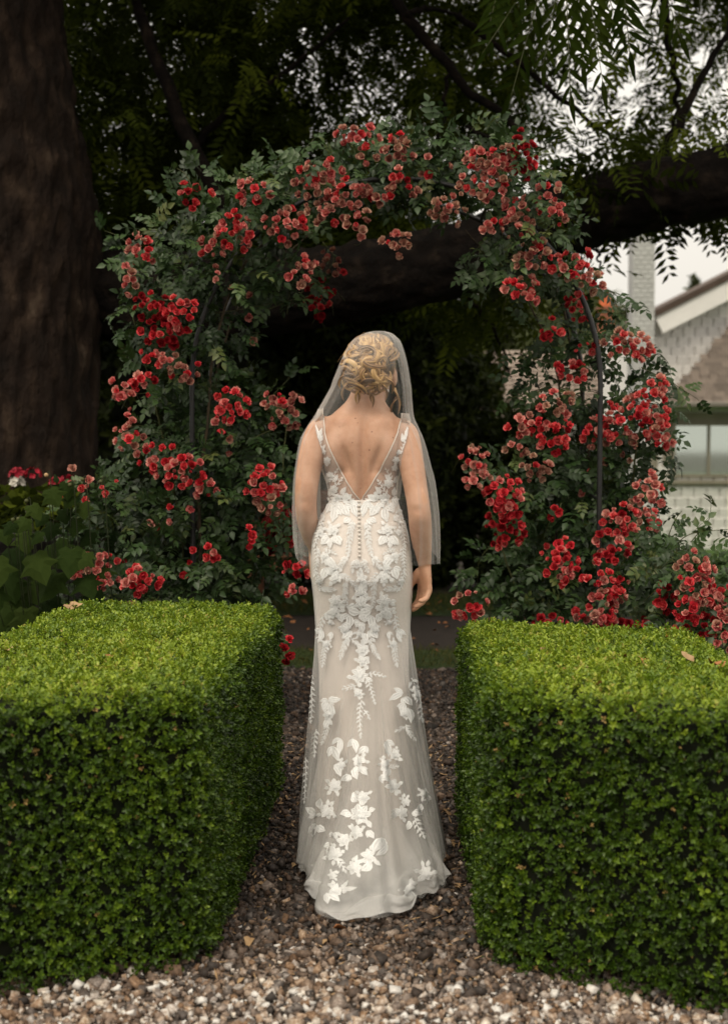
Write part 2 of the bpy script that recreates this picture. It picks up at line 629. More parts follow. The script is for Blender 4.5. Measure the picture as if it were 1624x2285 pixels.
# ---- gravel stones (nobody could count them)
m_, n_, l_ = new_mat('gravel_stone')
o_ = n_.new('ShaderNodeOutputMaterial')
p_ = n_.new('ShaderNodeBsdfPrincipled')
a_ = n_.new('ShaderNodeAttribute'); a_.attribute_name = 'tint'
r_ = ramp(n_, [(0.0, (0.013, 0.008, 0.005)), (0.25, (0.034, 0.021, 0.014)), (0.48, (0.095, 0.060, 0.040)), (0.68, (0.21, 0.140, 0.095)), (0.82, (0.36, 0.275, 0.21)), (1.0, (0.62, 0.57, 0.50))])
t_ = n_.new('ShaderNodeTexCoord')
z_ = n_.new('ShaderNodeTexNoise'); z_.inputs['Scale'].default_value = 130; z_.inputs['Detail'].default_value = 6
l_.new(t_.outputs['Object'], z_.inputs['Vector'])
q_ = n_.new('ShaderNodeMath'); q_.operation = 'MULTIPLY_ADD'; q_.inputs[1].default_value = 0.7; q_.inputs[2].default_value = -0.35
l_.new(z_.outputs['Fac'], q_.inputs[0])
s_ = n_.new('ShaderNodeMath'); l_.new(q_.outputs[0], s_.inputs[0]); l_.new(a_.outputs['Fac'], s_.inputs[1])
l_.new(s_.outputs[0], r_.inputs['Fac'])
hz_ = n_.new('ShaderNodeTexWhiteNoise'); hz_.noise_dimensions = '1D'; l_.new(a_.outputs['Fac'], hz_.inputs['W'])
hv_ = n_.new('ShaderNodeHueSaturation')
hm_ = n_.new('ShaderNodeMapRange'); hm_.inputs['To Min'].default_value = 0.4; hm_.inputs['To Max'].default_value = 1.35
l_.new(hz_.outputs['Value'], hm_.inputs['Value']); l_.new(hm_.outputs['Result'], hv_.inputs['Saturation'])
l_.new(r_.outputs['Color'], hv_.inputs['Color']); l_.new(hv_.outputs['Color'], p_.inputs['Base Color'])
p_.inputs['Roughness'].default_value = 0.75
l_.new(p_.outputs['BSDF'], o_.inputs['Surface'])


def stone_variant(fine, rs):
    import bmesh
    bm = bmesh.new()
    bmesh.ops.create_cube(bm, size=2.0)
    if fine:
        bmesh.ops.subdivide_edges(bm, edges=list(bm.edges), cuts=1, use_grid_fill=True)
        for v in bm.verts:
            v.co = v.co.lerp(v.co.normalized() * 1.15, 0.62)
    k = Vector((rs.uniform(.8, 1.25), rs.uniform(.6, 1.0), rs.uniform(.45, .85)))
    for v in bm.verts:
        v.co = Vector((v.co.x * k.x, v.co.y * k.y, v.co.z * k.z)) + Vector([rs.uniform(-.33, .33) for _ in range(3)])
    bm.verts.ensure_lookup_table()
    V = np.array([tuple(v.co) for v in bm.verts])
    F = np.array([[v.index for v in f.verts] for f in bm.faces])
    bm.free()
    return V, F


def gravel(name, n, x0, x1, y0, y1, fine, label):
    rs = random.Random(5 if fine else 6)
    var = [stone_variant(fine, rs) for _ in range(9)]
    pos = np.stack([RNG.uniform(x0, x1, n), RNG.uniform(y0, y1, n), np.zeros(n)], 1)
    sc = np.clip(RNG.lognormal(math.log(0.0050), 0.40, n), 0.0025, 0.015)
    pos[:, 2] = 0.004 + sc * RNG.uniform(0.1, 1.0, n)
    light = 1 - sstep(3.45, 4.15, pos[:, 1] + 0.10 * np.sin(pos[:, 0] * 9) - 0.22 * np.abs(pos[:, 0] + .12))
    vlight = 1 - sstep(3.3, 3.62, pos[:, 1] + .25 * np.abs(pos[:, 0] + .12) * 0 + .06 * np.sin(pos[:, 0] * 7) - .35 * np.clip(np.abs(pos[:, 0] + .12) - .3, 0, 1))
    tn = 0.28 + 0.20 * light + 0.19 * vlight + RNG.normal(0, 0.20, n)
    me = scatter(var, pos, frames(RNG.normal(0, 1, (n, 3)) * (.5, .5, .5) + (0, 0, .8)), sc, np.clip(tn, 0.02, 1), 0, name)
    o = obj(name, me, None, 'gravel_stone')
    return tag(o, label, 'gravel', kind='stuff')


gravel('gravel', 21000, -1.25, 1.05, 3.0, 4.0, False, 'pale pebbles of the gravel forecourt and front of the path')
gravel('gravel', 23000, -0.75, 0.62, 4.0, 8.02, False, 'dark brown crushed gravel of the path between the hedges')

# ---- grass tufts along the verges
def grass(name, n, x0, x1, y0, y1, h, label):
    V, F = [], []
    b = leaf_blade(1.0, 0.035, 2, 0.1, 0.45)
    pos = np.stack([RNG.uniform(x0, x1, n), RNG.uniform(y0, y1, n), np.zeros(n)], 1)
    pos[:, 2] = [ground_z(p[0], p[1]) + 0.008 for p in pos]
    d = RNG.normal(0, 0.5, (n, 3)); d[:, 2] = 1
    zz = RNG.normal(0, 1, (n, 3)); zz[:, 2] = 0.2
    me = scatter([b], pos, frames_yz(d, zz), RNG.uniform(.5, 1.2, n) * h, RNG.uniform(0, 1, n), 0, name)
    o = obj(name, me, None, 'grass_blade')
    return tag(o, label, 'grass', kind='stuff')


grass('grass', 7000, -1.6, 1.6, 8.02, 8.7, 0.05, 'thin grass strip between gravel path and driveway')
grass('grass', 7000, -2.2, 1.7, 10.3, 11.5, 0.07, 'dim grass border on the far side of the driveway')
nD = 130
pD = np.stack([RNG.uniform(-1.4, 1.4, nD), RNG.uniform(8.1, 11.3, nD), np.full(nD, .018)], 1)
lit2 = obj('leaf_litter', scatter([leaf_blade(.06, .018, 2, .4, .3)], pD, frames(RNG.normal(0, .35, (nD, 3)) + (0, 0, 1)), RNG.uniform(.5, 1.3, nD), RNG.random(nD), 0, 'leaf_litter'), None, 'fallen')
tag(lit2, 'dry brown leaves strewn over the driveway beyond the arch', 'leaf litter', kind='stuff')
grass('grass', 9000, 2.1, 6.5, 9.0, 16, 0.06, 'bright lawn grass in front of the white house')

# ================================================================== HEDGES
def leaf6(L, W, fold=0.35):
    V = np.array([(0, 0, 0), (-W * .85, L * .35, fold * W), (-W * .8, L * .72, fold * W), (0, L, -.05 * L), (W * .8, L * .72, fold * W), (W * .85, L * .35, fold * W)], float)
    return V, np.array([(0, 3, 2, 1), (0, 5, 4, 3)], int)


def sprig(rs):
    parts = []
    n = rs.choice((6, 7, 8))
    for i in range(n):
        z = 0.004 + 0.020 * i / n
        a = i * 2.4 + rs.uniform(-.4, .4)
        tilt = math.radians(78 - 52 * i / n + rs.uniform(-10, 10))
        L = 0.0165 * rs.uniform(.8, 1.15) * (1 - .25 * i / n)
        M = Matrix.Translation((0, 0, z)) @ Matrix.Rotation(a, 4, 'Z') @ Matrix.Rotation(PI / 2 - tilt, 4, 'X') @ Matrix.Rotation(rs.uniform(-.3, .3), 4, 'Y')
        parts.append(xf(leaf6(L, L * .30), M))
    return join_np(parts)


SPRIGS = [sprig(random.Random(i)) for i in range(10)]


def hedge(name, NI, NO, FI, FO, h0, h1, label, dens=3300):
    """clipped box hedge; NI.. are plan corners (near/far, inner/outer)"""
    root = empty(name, ((NI[0] + FO[0]) / 2, (NI[1] + FO[1]) / 2, 0), label, 'hedge', 'clipped hedges flanking the gravel path')
    inv = Vector(root.location)
    W = abs(NI[0] - NO[0])
    L = abs((FI[1] + FO[1]) / 2 - (NI[1] + NO[1]) / 2)
    Hh = (h0 + h1) / 2
    half = np.array([W / 2, L / 2, Hh / 2])
    r = 0.075
    inner = half - r

    def to_world(p):
        u = (p[:, 0] / W + .5)[:, None]            # 0 inner .. 1 outer
        v = (p[:, 1] / L + .5)[:, None]            # 0 near .. 1 far
        a = np.array(NI)[None] * (1 - u) + np.array(NO)[None] * u
        b = np.array(FI)[None] * (1 - u) + np.array(FO)[None] * u
        xy = a * (1 - v) + b * v
        z = (p[:, 2] / Hh + .5) * (h0 * (1 - v[:, 0]) + h1 * v[:, 0])
        return np.concatenate([xy, z[:, None]], 1)
    sgn = 1.0 if NO[0] > NI[0] else -1.0           # world x direction of +u
    faces = [(2, 1, 1.25), (0, -1, 1.85), (1, -1, 2.1), (0, 1, .6), (1, 1, .7)]
    P, N = [], []
    for ax, s, dd in faces:
        o1, o2 = [k for k in range(3) if k != ax]
        area = 4 * half[o1] * half[o2]
        n = int(area * dens * dd)
        p = np.zeros((n, 3))
        p[:, ax] = s * half[ax]
        p[:, o1] = RNG.uniform(-half[o1], half[o1], n)
        p[:, o2] = RNG.uniform(-half[o2], half[o2], n)
        q = np.clip(p, -inner, inner)
        q[:, 2] = np.clip(p[:, 2], -half[2], inner[2])
        nn = p - q
        nn /= np.linalg.norm(nn, axis=1, keepdims=True)
        und = np.array([noise.noise((a * 6 + 3, b * 6, c * 6)) * 0.5 + noise.noise((a * 17, b * 17, c * 17 + 5)) * 0.35 for a, b, c in q + nn * r])
        deep = -np.abs(RNG.normal(0, 0.016, n))
        P.append(q + nn * (r + 0.024 * und + deep)[:, None])
        N.append(nn)
    P, N = np.concatenate(P), np.concatenate(N)
    low = P[:, 2] < -half[2] + 0.05                # ragged, thinner foot
    keep = ~(low & (RNG.random(len(P)) < 0.35))
    P, N = P[keep], N[keep]
    Nw = N * np.array([sgn, 1, 1])
    d = Nw * 0.75 + RNG.normal(0, 0.42, P.shape) + np.array([0, 0, 0.42])
    Wp = to_world(P) - np.array(inv)
    # fresh shoots lighten the top; top light and flank shade also painted into tint
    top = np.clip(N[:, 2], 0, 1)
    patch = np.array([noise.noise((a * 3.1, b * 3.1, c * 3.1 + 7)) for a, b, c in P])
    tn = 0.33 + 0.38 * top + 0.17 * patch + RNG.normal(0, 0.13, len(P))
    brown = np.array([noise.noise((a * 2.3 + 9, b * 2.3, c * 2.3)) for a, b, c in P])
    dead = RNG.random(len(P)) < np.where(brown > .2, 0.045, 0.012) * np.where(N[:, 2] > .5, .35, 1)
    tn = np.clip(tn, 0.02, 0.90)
    tn[dead] = 1.05
    ss = RNG.uniform(.58, 1.15, len(P))
    ss[dead] *= RNG.uniform(.35, .7, dead.sum())
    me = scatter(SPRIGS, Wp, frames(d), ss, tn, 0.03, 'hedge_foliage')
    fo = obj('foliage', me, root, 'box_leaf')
    fo['kind'] = 'stuff'
    # inner twigs: dense dark wood inside the leaf shell
    import bmesh
    bm = bmesh.new()
    bmesh.ops.create_cube(bm, size=2.0)
    bmesh.ops.subdivide_edges(bm, edges=list(bm.edges), cuts=14, use_grid_fill=True)
    C = np.array([tuple(v.co) for v in bm.verts]) * half
    q = np.clip(C, -inner, inner)
    dn = C - q
    ln = np.linalg.norm(dn, axis=1, keepdims=True)
    ln[ln == 0] = 1
    C = q + dn / ln * (r - 0.034)
    C += np.array([[noise.noise((a * 30, b * 30, c * 30)) for a, b, c in C]]).T * 0.012
    Cw = to_world(C) - np.array(inv)
    for v, c in zip(bm.verts, Cw):
        v.co = c
    bm.normal_update()
    me2 = bpy.data.meshes.new('hedge_twigs')
    bm.to_mesh(me2)
    bm.free()
    obj('twigs', me2, root, 'twig')
    return root


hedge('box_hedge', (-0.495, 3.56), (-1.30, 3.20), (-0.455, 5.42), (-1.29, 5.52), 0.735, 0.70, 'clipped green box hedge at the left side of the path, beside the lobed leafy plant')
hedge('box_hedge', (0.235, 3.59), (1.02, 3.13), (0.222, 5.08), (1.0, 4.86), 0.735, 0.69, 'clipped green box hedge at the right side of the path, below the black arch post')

# ================================================================== ARCH
AX, AR, AZ = -0.016, 0.90, 1.57
arch = empty('garden_arch', (AX, 6.3, 0), 'black tubular steel garden arch spanning the path under the climbing roses', 'arch')


def hoop_path(y, r=AR, n=40):
    pts = [(-r, y, -0.05), (-r, y, 0.5), (-r, y, 1.0)]
    for t in np.linspace(0, PI, n):
        pts.append((-r * math.cos(t), y, AZ + r * math.sin(t)))
    pts += [(r, y, 1.0), (r, y, 0.5), (r, y, -0.05)]
    return np.array(pts)


for yy in (0.0, 0.62):
    tube('hoop', hoop_path(yy), 0.0115, 12, arch, 'black_steel')
for k, t in enumerate((-1.2, -0.55, 0.12, 0.6, 1.1, 1.571, 2.04, 2.54, 3.02, 3.7, 4.35)):
    if t < 0:
        x, z = -AR, AZ + t * 0.9
    elif t > PI:
        x, z = AR, AZ - (t - PI) * 0.9
    else:
        x, z = -AR * math.cos(t), AZ + AR * math.sin(t)
    tube('rung', [(x, 0.0, z), (x, .31, z), (x, .62, z)], 0.008, 8, arch, 'black_steel')

# ================================================================== CLIMBING ROSES
def petal(L, W, cup, ruff, rs):
    V, T = [], []
    for i in range(3):
        t = i / 2
        w = W * (0.35, 1.0, 0.85)[i]
        for j in (-1, 0, 1):
            z = cup * (t ** 2) * L + abs(j) * 0.22 * W + (rs.uniform(-ruff, ruff) * L if i == 2 else 0)
            V.append((j * w, L * t * (1 - (0.12 if j and i == 2 else 0)), z))
            T.append(t)
    F = [(0, 1, 4, 3), (1, 2, 5, 4), (3, 4, 7, 6), (4, 5, 8, 7)]
    return (np.array(V, float), np.array(F, int)), T


def rose_variant(rs, openness=1.0):
    parts, T = [], []
    for n, L, W, tilt, z0 in ((7, .0205, .0105, 12, 0), (7, .0175, .0095, 34, .002), (6, .0135, .0078, 55, .003), (5, .0095, .006, 74, .004), (3, .0065, .0045, 86, .005)):
        a0 = rs.uniform(0, 6.28)
        for i in range(n):
            p, t = petal(L * rs.uniform(.85, 1.12), W, rs.uniform(.15, .55), .28, rs)
            M = Matrix.Translation((0, 0, z0)) @ Matrix.Rotation(a0 + i * 2 * PI / n + rs.uniform(-.2, .2), 4, 'Z') \
                @ Matrix.Rotation(math.radians(tilt * openness + rs.uniform(-14, 14)), 4, 'X') @ Matrix.Translation((0, .0018, 0))
            parts.append(xf(p, M))
            T += [max(0, min(1, x * .75 + rs.uniform(-.2, .32))) for x in t]
    V, F = join_np(parts)
    return V, F, np.array(T)


def mat_petal(name, stops):
    m, n, l = new_mat(name)
    out = n.new('ShaderNodeOutputMaterial')
    p = n.new('ShaderNodeBsdfPrincipled')
    t = n.new('ShaderNodeBsdfTranslucent')
    mx = n.new('ShaderNodeMixShader')
    mx.inputs['Fac'].default_value = 0.2
    a = n.new('ShaderNodeAttribute')
    a.attribute_name = 'tint'
    oi = n.new('ShaderNodeObjectInfo')
    q = n.new('ShaderNodeMath')
    q.operation = 'MULTIPLY_ADD'
    q.inputs[1].default_value = 0.3
    q.inputs[2].default_value = -0.15
    l.new(oi.outputs['Random'], q.inputs[0])
    s = n.new('ShaderNodeMath')
    l.new(a.outputs['Fac'], s.inputs[0])
    l.new(q.outputs[0], s.inputs[1])
    r = ramp(n, stops)
    l.new(s.outputs[0], r.inputs['Fac'])
    l.new(r.outputs['Color'], p.inputs['Base Color'])
    l.new(r.outputs['Color'], t.inputs['Color'])
    p.inputs['Roughness'].default_value = 0.6
    p.inputs['Specular IOR Level'].default_value = 0.25
    l.new(p.outputs['BSDF'], mx.inputs[1])
    l.new(t.outputs['BSDF'], mx.inputs[2])
    l.new(mx.outputs['Shader'], out.inputs['Surface'])


mat_petal('petal_red', [(0.0, (0.24, 0.004, 0.010)), (0.35, (0.54, 0.014, 0.030)), (0.7, (0.70, 0.050, 0.062)), (1.0, (0.72, 0.22, 0.19))])
mat_petal('petal_pink', [(0.0, (0.28, 0.008, 0.018)), (0.3, (0.54, 0.050, 0.070)), (0.6, (0.66, 0.18, 0.16)), (1.0, (0.70, 0.40, 0.31))])
mat_petal('petal_faded', [(0.0, (0.16, 0.010, 0.016)), (0.3, (0.32, 0.06, 0.06)), (0.6, (0.46, 0.21, 0.155)), (1.0, (0.55, 0.37, 0.25))])
mat_petal('petal_deep', [(0.0, (0.13, 0.002, 0.006)), (0.5, (0.28, 0.006, 0.013)), (1.0, (0.46, 0.025, 0.03))])
ROSES = [rose_variant(random.Random(40 + i), o) for i, o in enumerate((1.0, 1.1, .9, 1.25, 1.0))]
TONES = {'r': 'petal_red', 'p': 'petal_pink', 'f': 'petal_faded', 'd': 'petal_deep'}
ROSE_MESH = {}
for tn_, mt_ in TONES.items():
    for i_, (V_, F_, T_) in enumerate(ROSES):
        me_ = mesh_np('rose_bloom', V_, F_, T_, True)
        me_.materials.append(MATS[mt_])
        ROSE_MESH[tn_, i_] = me_
ROSE_LEAVES = [compound_leaf(nl, .036, .0118, .085, 3, random.Random(60 + i), .3, .18, 64) for i, nl in enumerate((7, 7, 5, 7, 5, 7))]
LEAF_MESH = []
for V_, F_ in ROSE_LEAVES:
    me_ = mesh_np('rose_leaf', V_, F_, None, False)
    me_.materials.append(MATS['rose_leaf_part'])
    LEAF_MESH.append(me_)


def unit_ball(n):
    v = RNG.normal(0, 1, (n, 3))
    v /= np.linalg.norm(v, axis=1, keepdims=True)
    return v * (RNG.random((n, 1)) ** (1 / 2.2))


def rose_plant(name, label, base, blobs, sprigs, clusters, canes, density=1.0, extra=None):
    root = empty(name, base, label, 'rose bush', 'roses climbing around the arch')
    b0 = np.array(base)
    P, O = [], []
    for (px, py, rx, ry, *dp) in blobs:
        yc, ry_d = (dp[0] - .18, dp[1]) if len(dp) >= 2 else (6.46, .36)
        if py < 620:
            yc -= .08
        if px > 1270 and 600 < py < 1220:
            yc = max(yc, 6.66)
            ry_d = min(ry_d, .26)
        c = np.array(at(px, py, yc))
        s = yc / FPX
        n = int(rx * ry * PI / 430 * density)
        u = unit_ball(n)
        pos = c + u * np.array([rx * s, ry_d, ry * s])
        P.append(pos)
        O.append(u)
    P, O = np.concatenate(P), np.concatenate(O)
    # sprays of leaves along long shoots that leave the mass
    stems = []
    for pts, yv in sprigs:
        path = catmull([np.array(at(px, py, yv + .02 * i)) for i, (px, py) in enumerate(pts)], 16)
        stems.append((path - b0, np.linspace(.003, .0012, 16)))
        k = max(4, int(np.linalg.norm(path[-1] - path[0]) / 0.045))
        for t in np.linspace(.15, 1, k):
            i = min(15, int(t * 15))
            d = path[min(15, i + 1)] - path[max(0, i - 1)]
            d /= np.linalg.norm(d)
            P = np.vstack([P, path[i]])
            O = np.vstack([O, d * .6 + RNG.normal(0, .6, 3)])
    n = len(P)
    yv = O + RNG.normal(0, .55, (n, 3)) + np.array([0, -.25, -.25])
    zv = RNG.normal(0, .45, (n, 3)) + np.array([0, -.75, .75])
    R = frames_yz(yv, zv)
    S = RNG.uniform(.72, 1.25, n)
    order = np.argsort(P[:, 1] + RNG.normal(0, .05, n))
    front, rest = order[:300], order[300:]
    for i in front:
        o = obj('leaf', LEAF_MESH[int(RNG.integers(0, len(LEAF_MESH)))], root)
        M = Matrix(R[i] * S[i]).to_4x4()
        M.translation = Vector(P[i] - b0)
        o.matrix_local = M
    if len(rest):
        me = scatter(ROSE_LEAVES, P[rest] - b0, R[rest], S[rest], RNG.uniform(0.05, .9, len(rest)), .02, 'rose_foliage')
        fo = obj('foliage', me, root, 'rose_leaf')
        fo['kind'] = 'stuff'
    # flowers
    FP, FR, FS, FT = [], [], [], []
    for (px, py, rx, ry, tone, *dp) in clusters:
        yc = (dp[0] if dp else 6.36) - (.0 if px > 1270 and 600 < py < 1230 else .22)
        nfl = max(2, int(rx * ry * PI / (dp[1] if len(dp) > 1 else 260)))
        s = yc / FPX
        c = np.array(at(px, py, yc))
        got = []
        tries = 0
        while len(got) < nfl and tries < nfl * 30:
            tries += 1
            u = RNG.normal(0, .56, 2)
            if u.dot(u) > 1.25:
                continue
            p = c + np.array([u[0] * rx * s, 0, u[1] * ry * s])
            bulge = 0.07 * math.sqrt(max(0, 1.5 - u.dot(u)))
            p[1] += -bulge + RNG.uniform(-.02, .04)
            if any(np.linalg.norm((p - g) * (1, .6, 1)) < .026 for g in got):
                continue
            got.append(p)
            FP.append(p)
            f = np.array([u[0] * .7, -.85, u[1] * .5 + .3]) + RNG.normal(0, .28, 3)
            FR.append(frames(f[None])[0])
            FS.append(RNG.uniform(.74, 1.1) if RNG.random() > .15 else RNG.uniform(.4, .6))
            mixt = {'r': 'rrrrrrpppd', 'p': 'pppppprrff', 'f': 'ffffffppr', 'd': 'ddddrr', 'm': 'rrpprppff'}[tone]
            FT.append(random.choice(mixt))
    FP, FR, FS, FT = np.array(FP), np.array(FR), np.array(FS), np.array(FT)
    order = np.argsort(FP[:, 1] - FS * .1)
    front, rest = order[:300], order[300:]
    for i in front:
        o = obj('rose_bloom', ROSE_MESH[FT[i], int(RNG.integers(0, 5))], root)
        M = Matrix(FR[i] * FS[i]).to_4x4()
        M.translation = Vector(FP[i] - b0)
        o.matrix_local = M
    for tn in 'rpfd':
        idx = [i for i in rest if FT[i] == tn]
        if not idx:
            continue
        Vs, Fs, Ts, off = [], [], [], 0
        for i in idx:
            V, F, T = ROSES[i % 5]
            Vs.append(V @ (FR[i] * FS[i]).T + FP[i] - b0)
            Fs.append(F + off)
            Ts.append(T + RNG.uniform(-.15, .15))
            off += len(V)
        bo = obj('more_blooms', mesh_np('rose_blooms', np.concatenate(Vs), np.concatenate(Fs), np.concatenate(Ts), True), root, TONES[tn])
        bo['kind'] = 'stuff'
    # thin flower and leaf stalks inside the mass
    for i in RNG.choice(len(FP), min(160, len(FP)), replace=False):
        e = FP[i] - FR[i][:, 2] * .004
        m = e + np.array([RNG.uniform(-.02, .02), RNG.uniform(.02, .06), RNG.uniform(-.03, .05)])
        s0 = m + np.array([RNG.uniform(-.05, .05), RNG.uniform(.05, .12), RNG.uniform(-.08, .02)])
        stems.append((catmull([s0 - b0, m - b0, e - b0], 5), .0016))
    multi_tube('stems', stems, root, 'cane', 5)['kind'] = 'stuff'
    for pts, r in canes:
        path = catmull([np.array(p) - b0 for p in pts], 34)
        path += np.array([[.012 * noise.noise((i * .4, r * 900, 1)), .012 * noise.noise((i * .4, r * 900, 7)), 0] for i in range(34)])
        tube('cane', path, np.linspace(r, r * .4, 34), 7, root, 'old_cane' if r > .007 else 'cane')
    return root


L_BLOBS = [(800, 375, 165, 72), (650, 440, 125, 80), (500, 465, 135, 85), (390, 560, 115, 100), (500, 590, 110, 85), (615, 610, 95, 75, 6.8, .25), (345, 690, 85, 90),
           (440, 740, 115, 95), (400, 850, 120, 95), (530, 900, 110, 75, 6.75, .25), (440, 980, 165, 85), (590, 1010, 85, 85), (370, 1100, 215, 95, 6.6, .4), (560, 1120, 110, 95),
           (330, 1230, 190, 95, 6.55, .42), (500, 1270, 150, 95, 6.65, .4), (230, 1120, 95, 65, 6.4, .3), (370, 1330, 240, 60, 6.5, .35), (590, 1240, 70, 90, 6.8, .25),
           (720, 400, 110, 70, 6.9, .3), (880, 360, 100, 60)]
L_SPRIGS = [([(300, 560), (270, 530), (235, 515)], 6.45), ([(330, 670), (285, 690), (240, 705)], 6.4), ([(310, 800), (290, 810), (265, 760)], 6.45), ([(620, 420), (660, 360), (700, 310)], 6.5),
            ([(430, 420), (415, 390), (395, 375)], 6.5), ([(520, 420), (560, 380), (600, 385)], 6.5), ([(560, 980), (620, 950), (655, 905)], 6.4), ([(590, 900), (630, 860), (660, 830)], 6.5),
            ([(230, 1100), (180, 1140), (115, 1195)], 6.3), ([(230, 1180), (190, 1170), (150, 1190)], 6.3), ([(640, 700), (650, 640), (690, 580)], 6.5), ([(600, 690), (650, 670), (690, 660)], 6.42),
            ([(560, 1180), (565, 1250), (560, 1330)], 6.35), ([(600, 1170), (640, 1220), (645, 1290)], 6.5), ([(600, 1060), (630, 1150), (620, 1230)], 6.45), ([(720, 540), (745, 580), (700, 640)], 6.9),
            ([(760, 300), (790, 285), (830, 290)], 6.6), ([(610, 1390), (640, 1410), (640, 1450)], 5.9), ([(470, 700), (540, 690), (640, 670)], 6.4)]
L_CLUST = [(800, 312, 48, 26, 'p'), (825, 352, 30, 20, 'f'), (890, 335, 36, 30, 'f'), (888, 397, 24, 15, 'r', 6.3), (905, 428, 32, 20, 'f'), (715, 385, 42, 26, 'm'), (705, 425, 46, 30, 'f'),
           (735, 472, 46, 34, 'f'), (785, 435, 46, 30, 'p'), (845, 442, 30, 20, 'f'), (800, 500, 32, 30, 'f'), (640, 505, 46, 36, 'm'), (570, 435, 36, 32, 'p'), (435, 440, 32, 26, 'r'),
           (525, 520, 40, 40, 'r'), (475, 550, 32, 26, 'p'), (480, 612, 20, 16, 'p'), (320, 560, 30, 34, 'm'), (295, 625, 20, 36, 'p'), (340, 690, 36, 36, 'd'), (415, 700, 40, 34, 'r', 6.3),
           (370, 740, 45, 30, 'd'), (342, 795, 20, 20, 'r'), (378, 806, 26, 24, 'm'), (415, 832, 32, 24, 'f'), (320, 855, 30, 28, 'r'), (280, 870, 32, 24, 'p'), (300, 930, 15, 20, 'r'),
           (290, 972, 32, 32, 'm'), (360, 1020, 46, 28, 'r'), (402, 1050, 48, 34, 'r', 6.3), (455, 1088, 36, 24, 'r'), (516, 908, 36, 42, 'r', 6.3), (630, 912, 42, 42, 'f', 6.5), (670, 605, 32, 32, 'p'),
           (710, 680, 36, 36, 'd', 6.95), (720, 650, 30, 30, 'd', 7.0), (740, 590, 35, 30, 'f', 7.0), (890, 545, 32, 30, 'f'), (590, 1075, 42, 34, 'r'), (608, 1112, 34, 30, 'm'), (552, 1193, 18, 22, 'r', 6.25),
           (480, 1230, 24, 15, 'r'), (215, 1085, 75, 45, 'm', 6.25, 900), (200, 1262, 42, 36, 'p', 6.2), (230, 1295, 32, 24, 'p', 6.2), (312, 1290, 42, 34, 'r', 6.15), (262, 1245, 20, 15, 'r'),
           (662, 1268, 28, 20, 'd', 6.2), (655, 1312, 20, 18, 'p', 6.2), (300, 1345, 12, 10, 'p', 6.2), (640, 1150, 42, 60, 'd', 6.75), (620, 1190, 40, 40, 'd', 6.8), (642, 1440, 13, 30, 'd', 5.9),
           (400, 1150, 60, 50, 'm', 6.4, 1800), (520, 960, 60, 60, 'm', 6.5, 2200), (560, 700, 60, 60, 'f', 6.6, 2500), (430, 1250, 60, 60, 'r', 6.4, 2400)]
R_BLOBS = [(1010, 345, 110, 75), (1130, 390, 110, 85), (950, 415, 105, 55), (1190, 480, 85, 80), (1230, 570, 65, 70), (1105, 585, 70, 60, 6.6, .25), (1285, 650, 40, 55, 6.75, .2), (1270, 760, 85, 60, 6.8, .25),
           (1395, 790, 52, 55, 6.8, .2), (1250, 860, 110, 55, 6.75, .25), (1400, 890, 85, 65, 6.78, .25), (1340, 990, 150, 85, 6.75, .3), (1190, 1050, 120, 80, 6.75, .3), (1400, 1070, 85, 85, 6.75, .3),
           (1270, 1160, 165, 90, 6.75, .3), (1400, 1190, 95, 80, 6.72, .3), (1220, 1280, 190, 90, 6.68, .34), (1390, 1290, 150, 85, 6.66, .34), (1240, 1370, 190, 55, 6.6, .3), (1400, 1370, 130, 50, 6.6, .3)]
R_SPRIGS = [([(1300, 620), (1340, 640), (1415, 670)], 6.5), ([(1340, 690), (1380, 700), (1420, 690)], 6.5), ([(1430, 820), (1490, 850), (1555, 890)], 6.4), ([(1440, 800), (1470, 790), (1490, 810)], 6.5),
            ([(1120, 520), (1120, 580), (1160, 640)], 6.4), ([(1110, 510), (1060, 560), (1040, 600)], 6.45), ([(1230, 860), (1170, 880), (1130, 890)], 6.45), ([(1250, 820), (1190, 800), (1150, 790)], 6.6),
            ([(1110, 300), (1120, 280), (1100, 270)], 6.5), ([(1170, 340), (1165, 300), (1180, 280)], 6.5), ([(1240, 760), (1200, 740), (1180, 720)], 6.6), ([(1460, 960), (1490, 960), (1510, 920)], 6.5),
            ([(1480, 1000), (1500, 1010), (1490, 1040)], 6.5), ([(1100, 1210), (1070, 1250), (1065, 1300)], 6.5)]
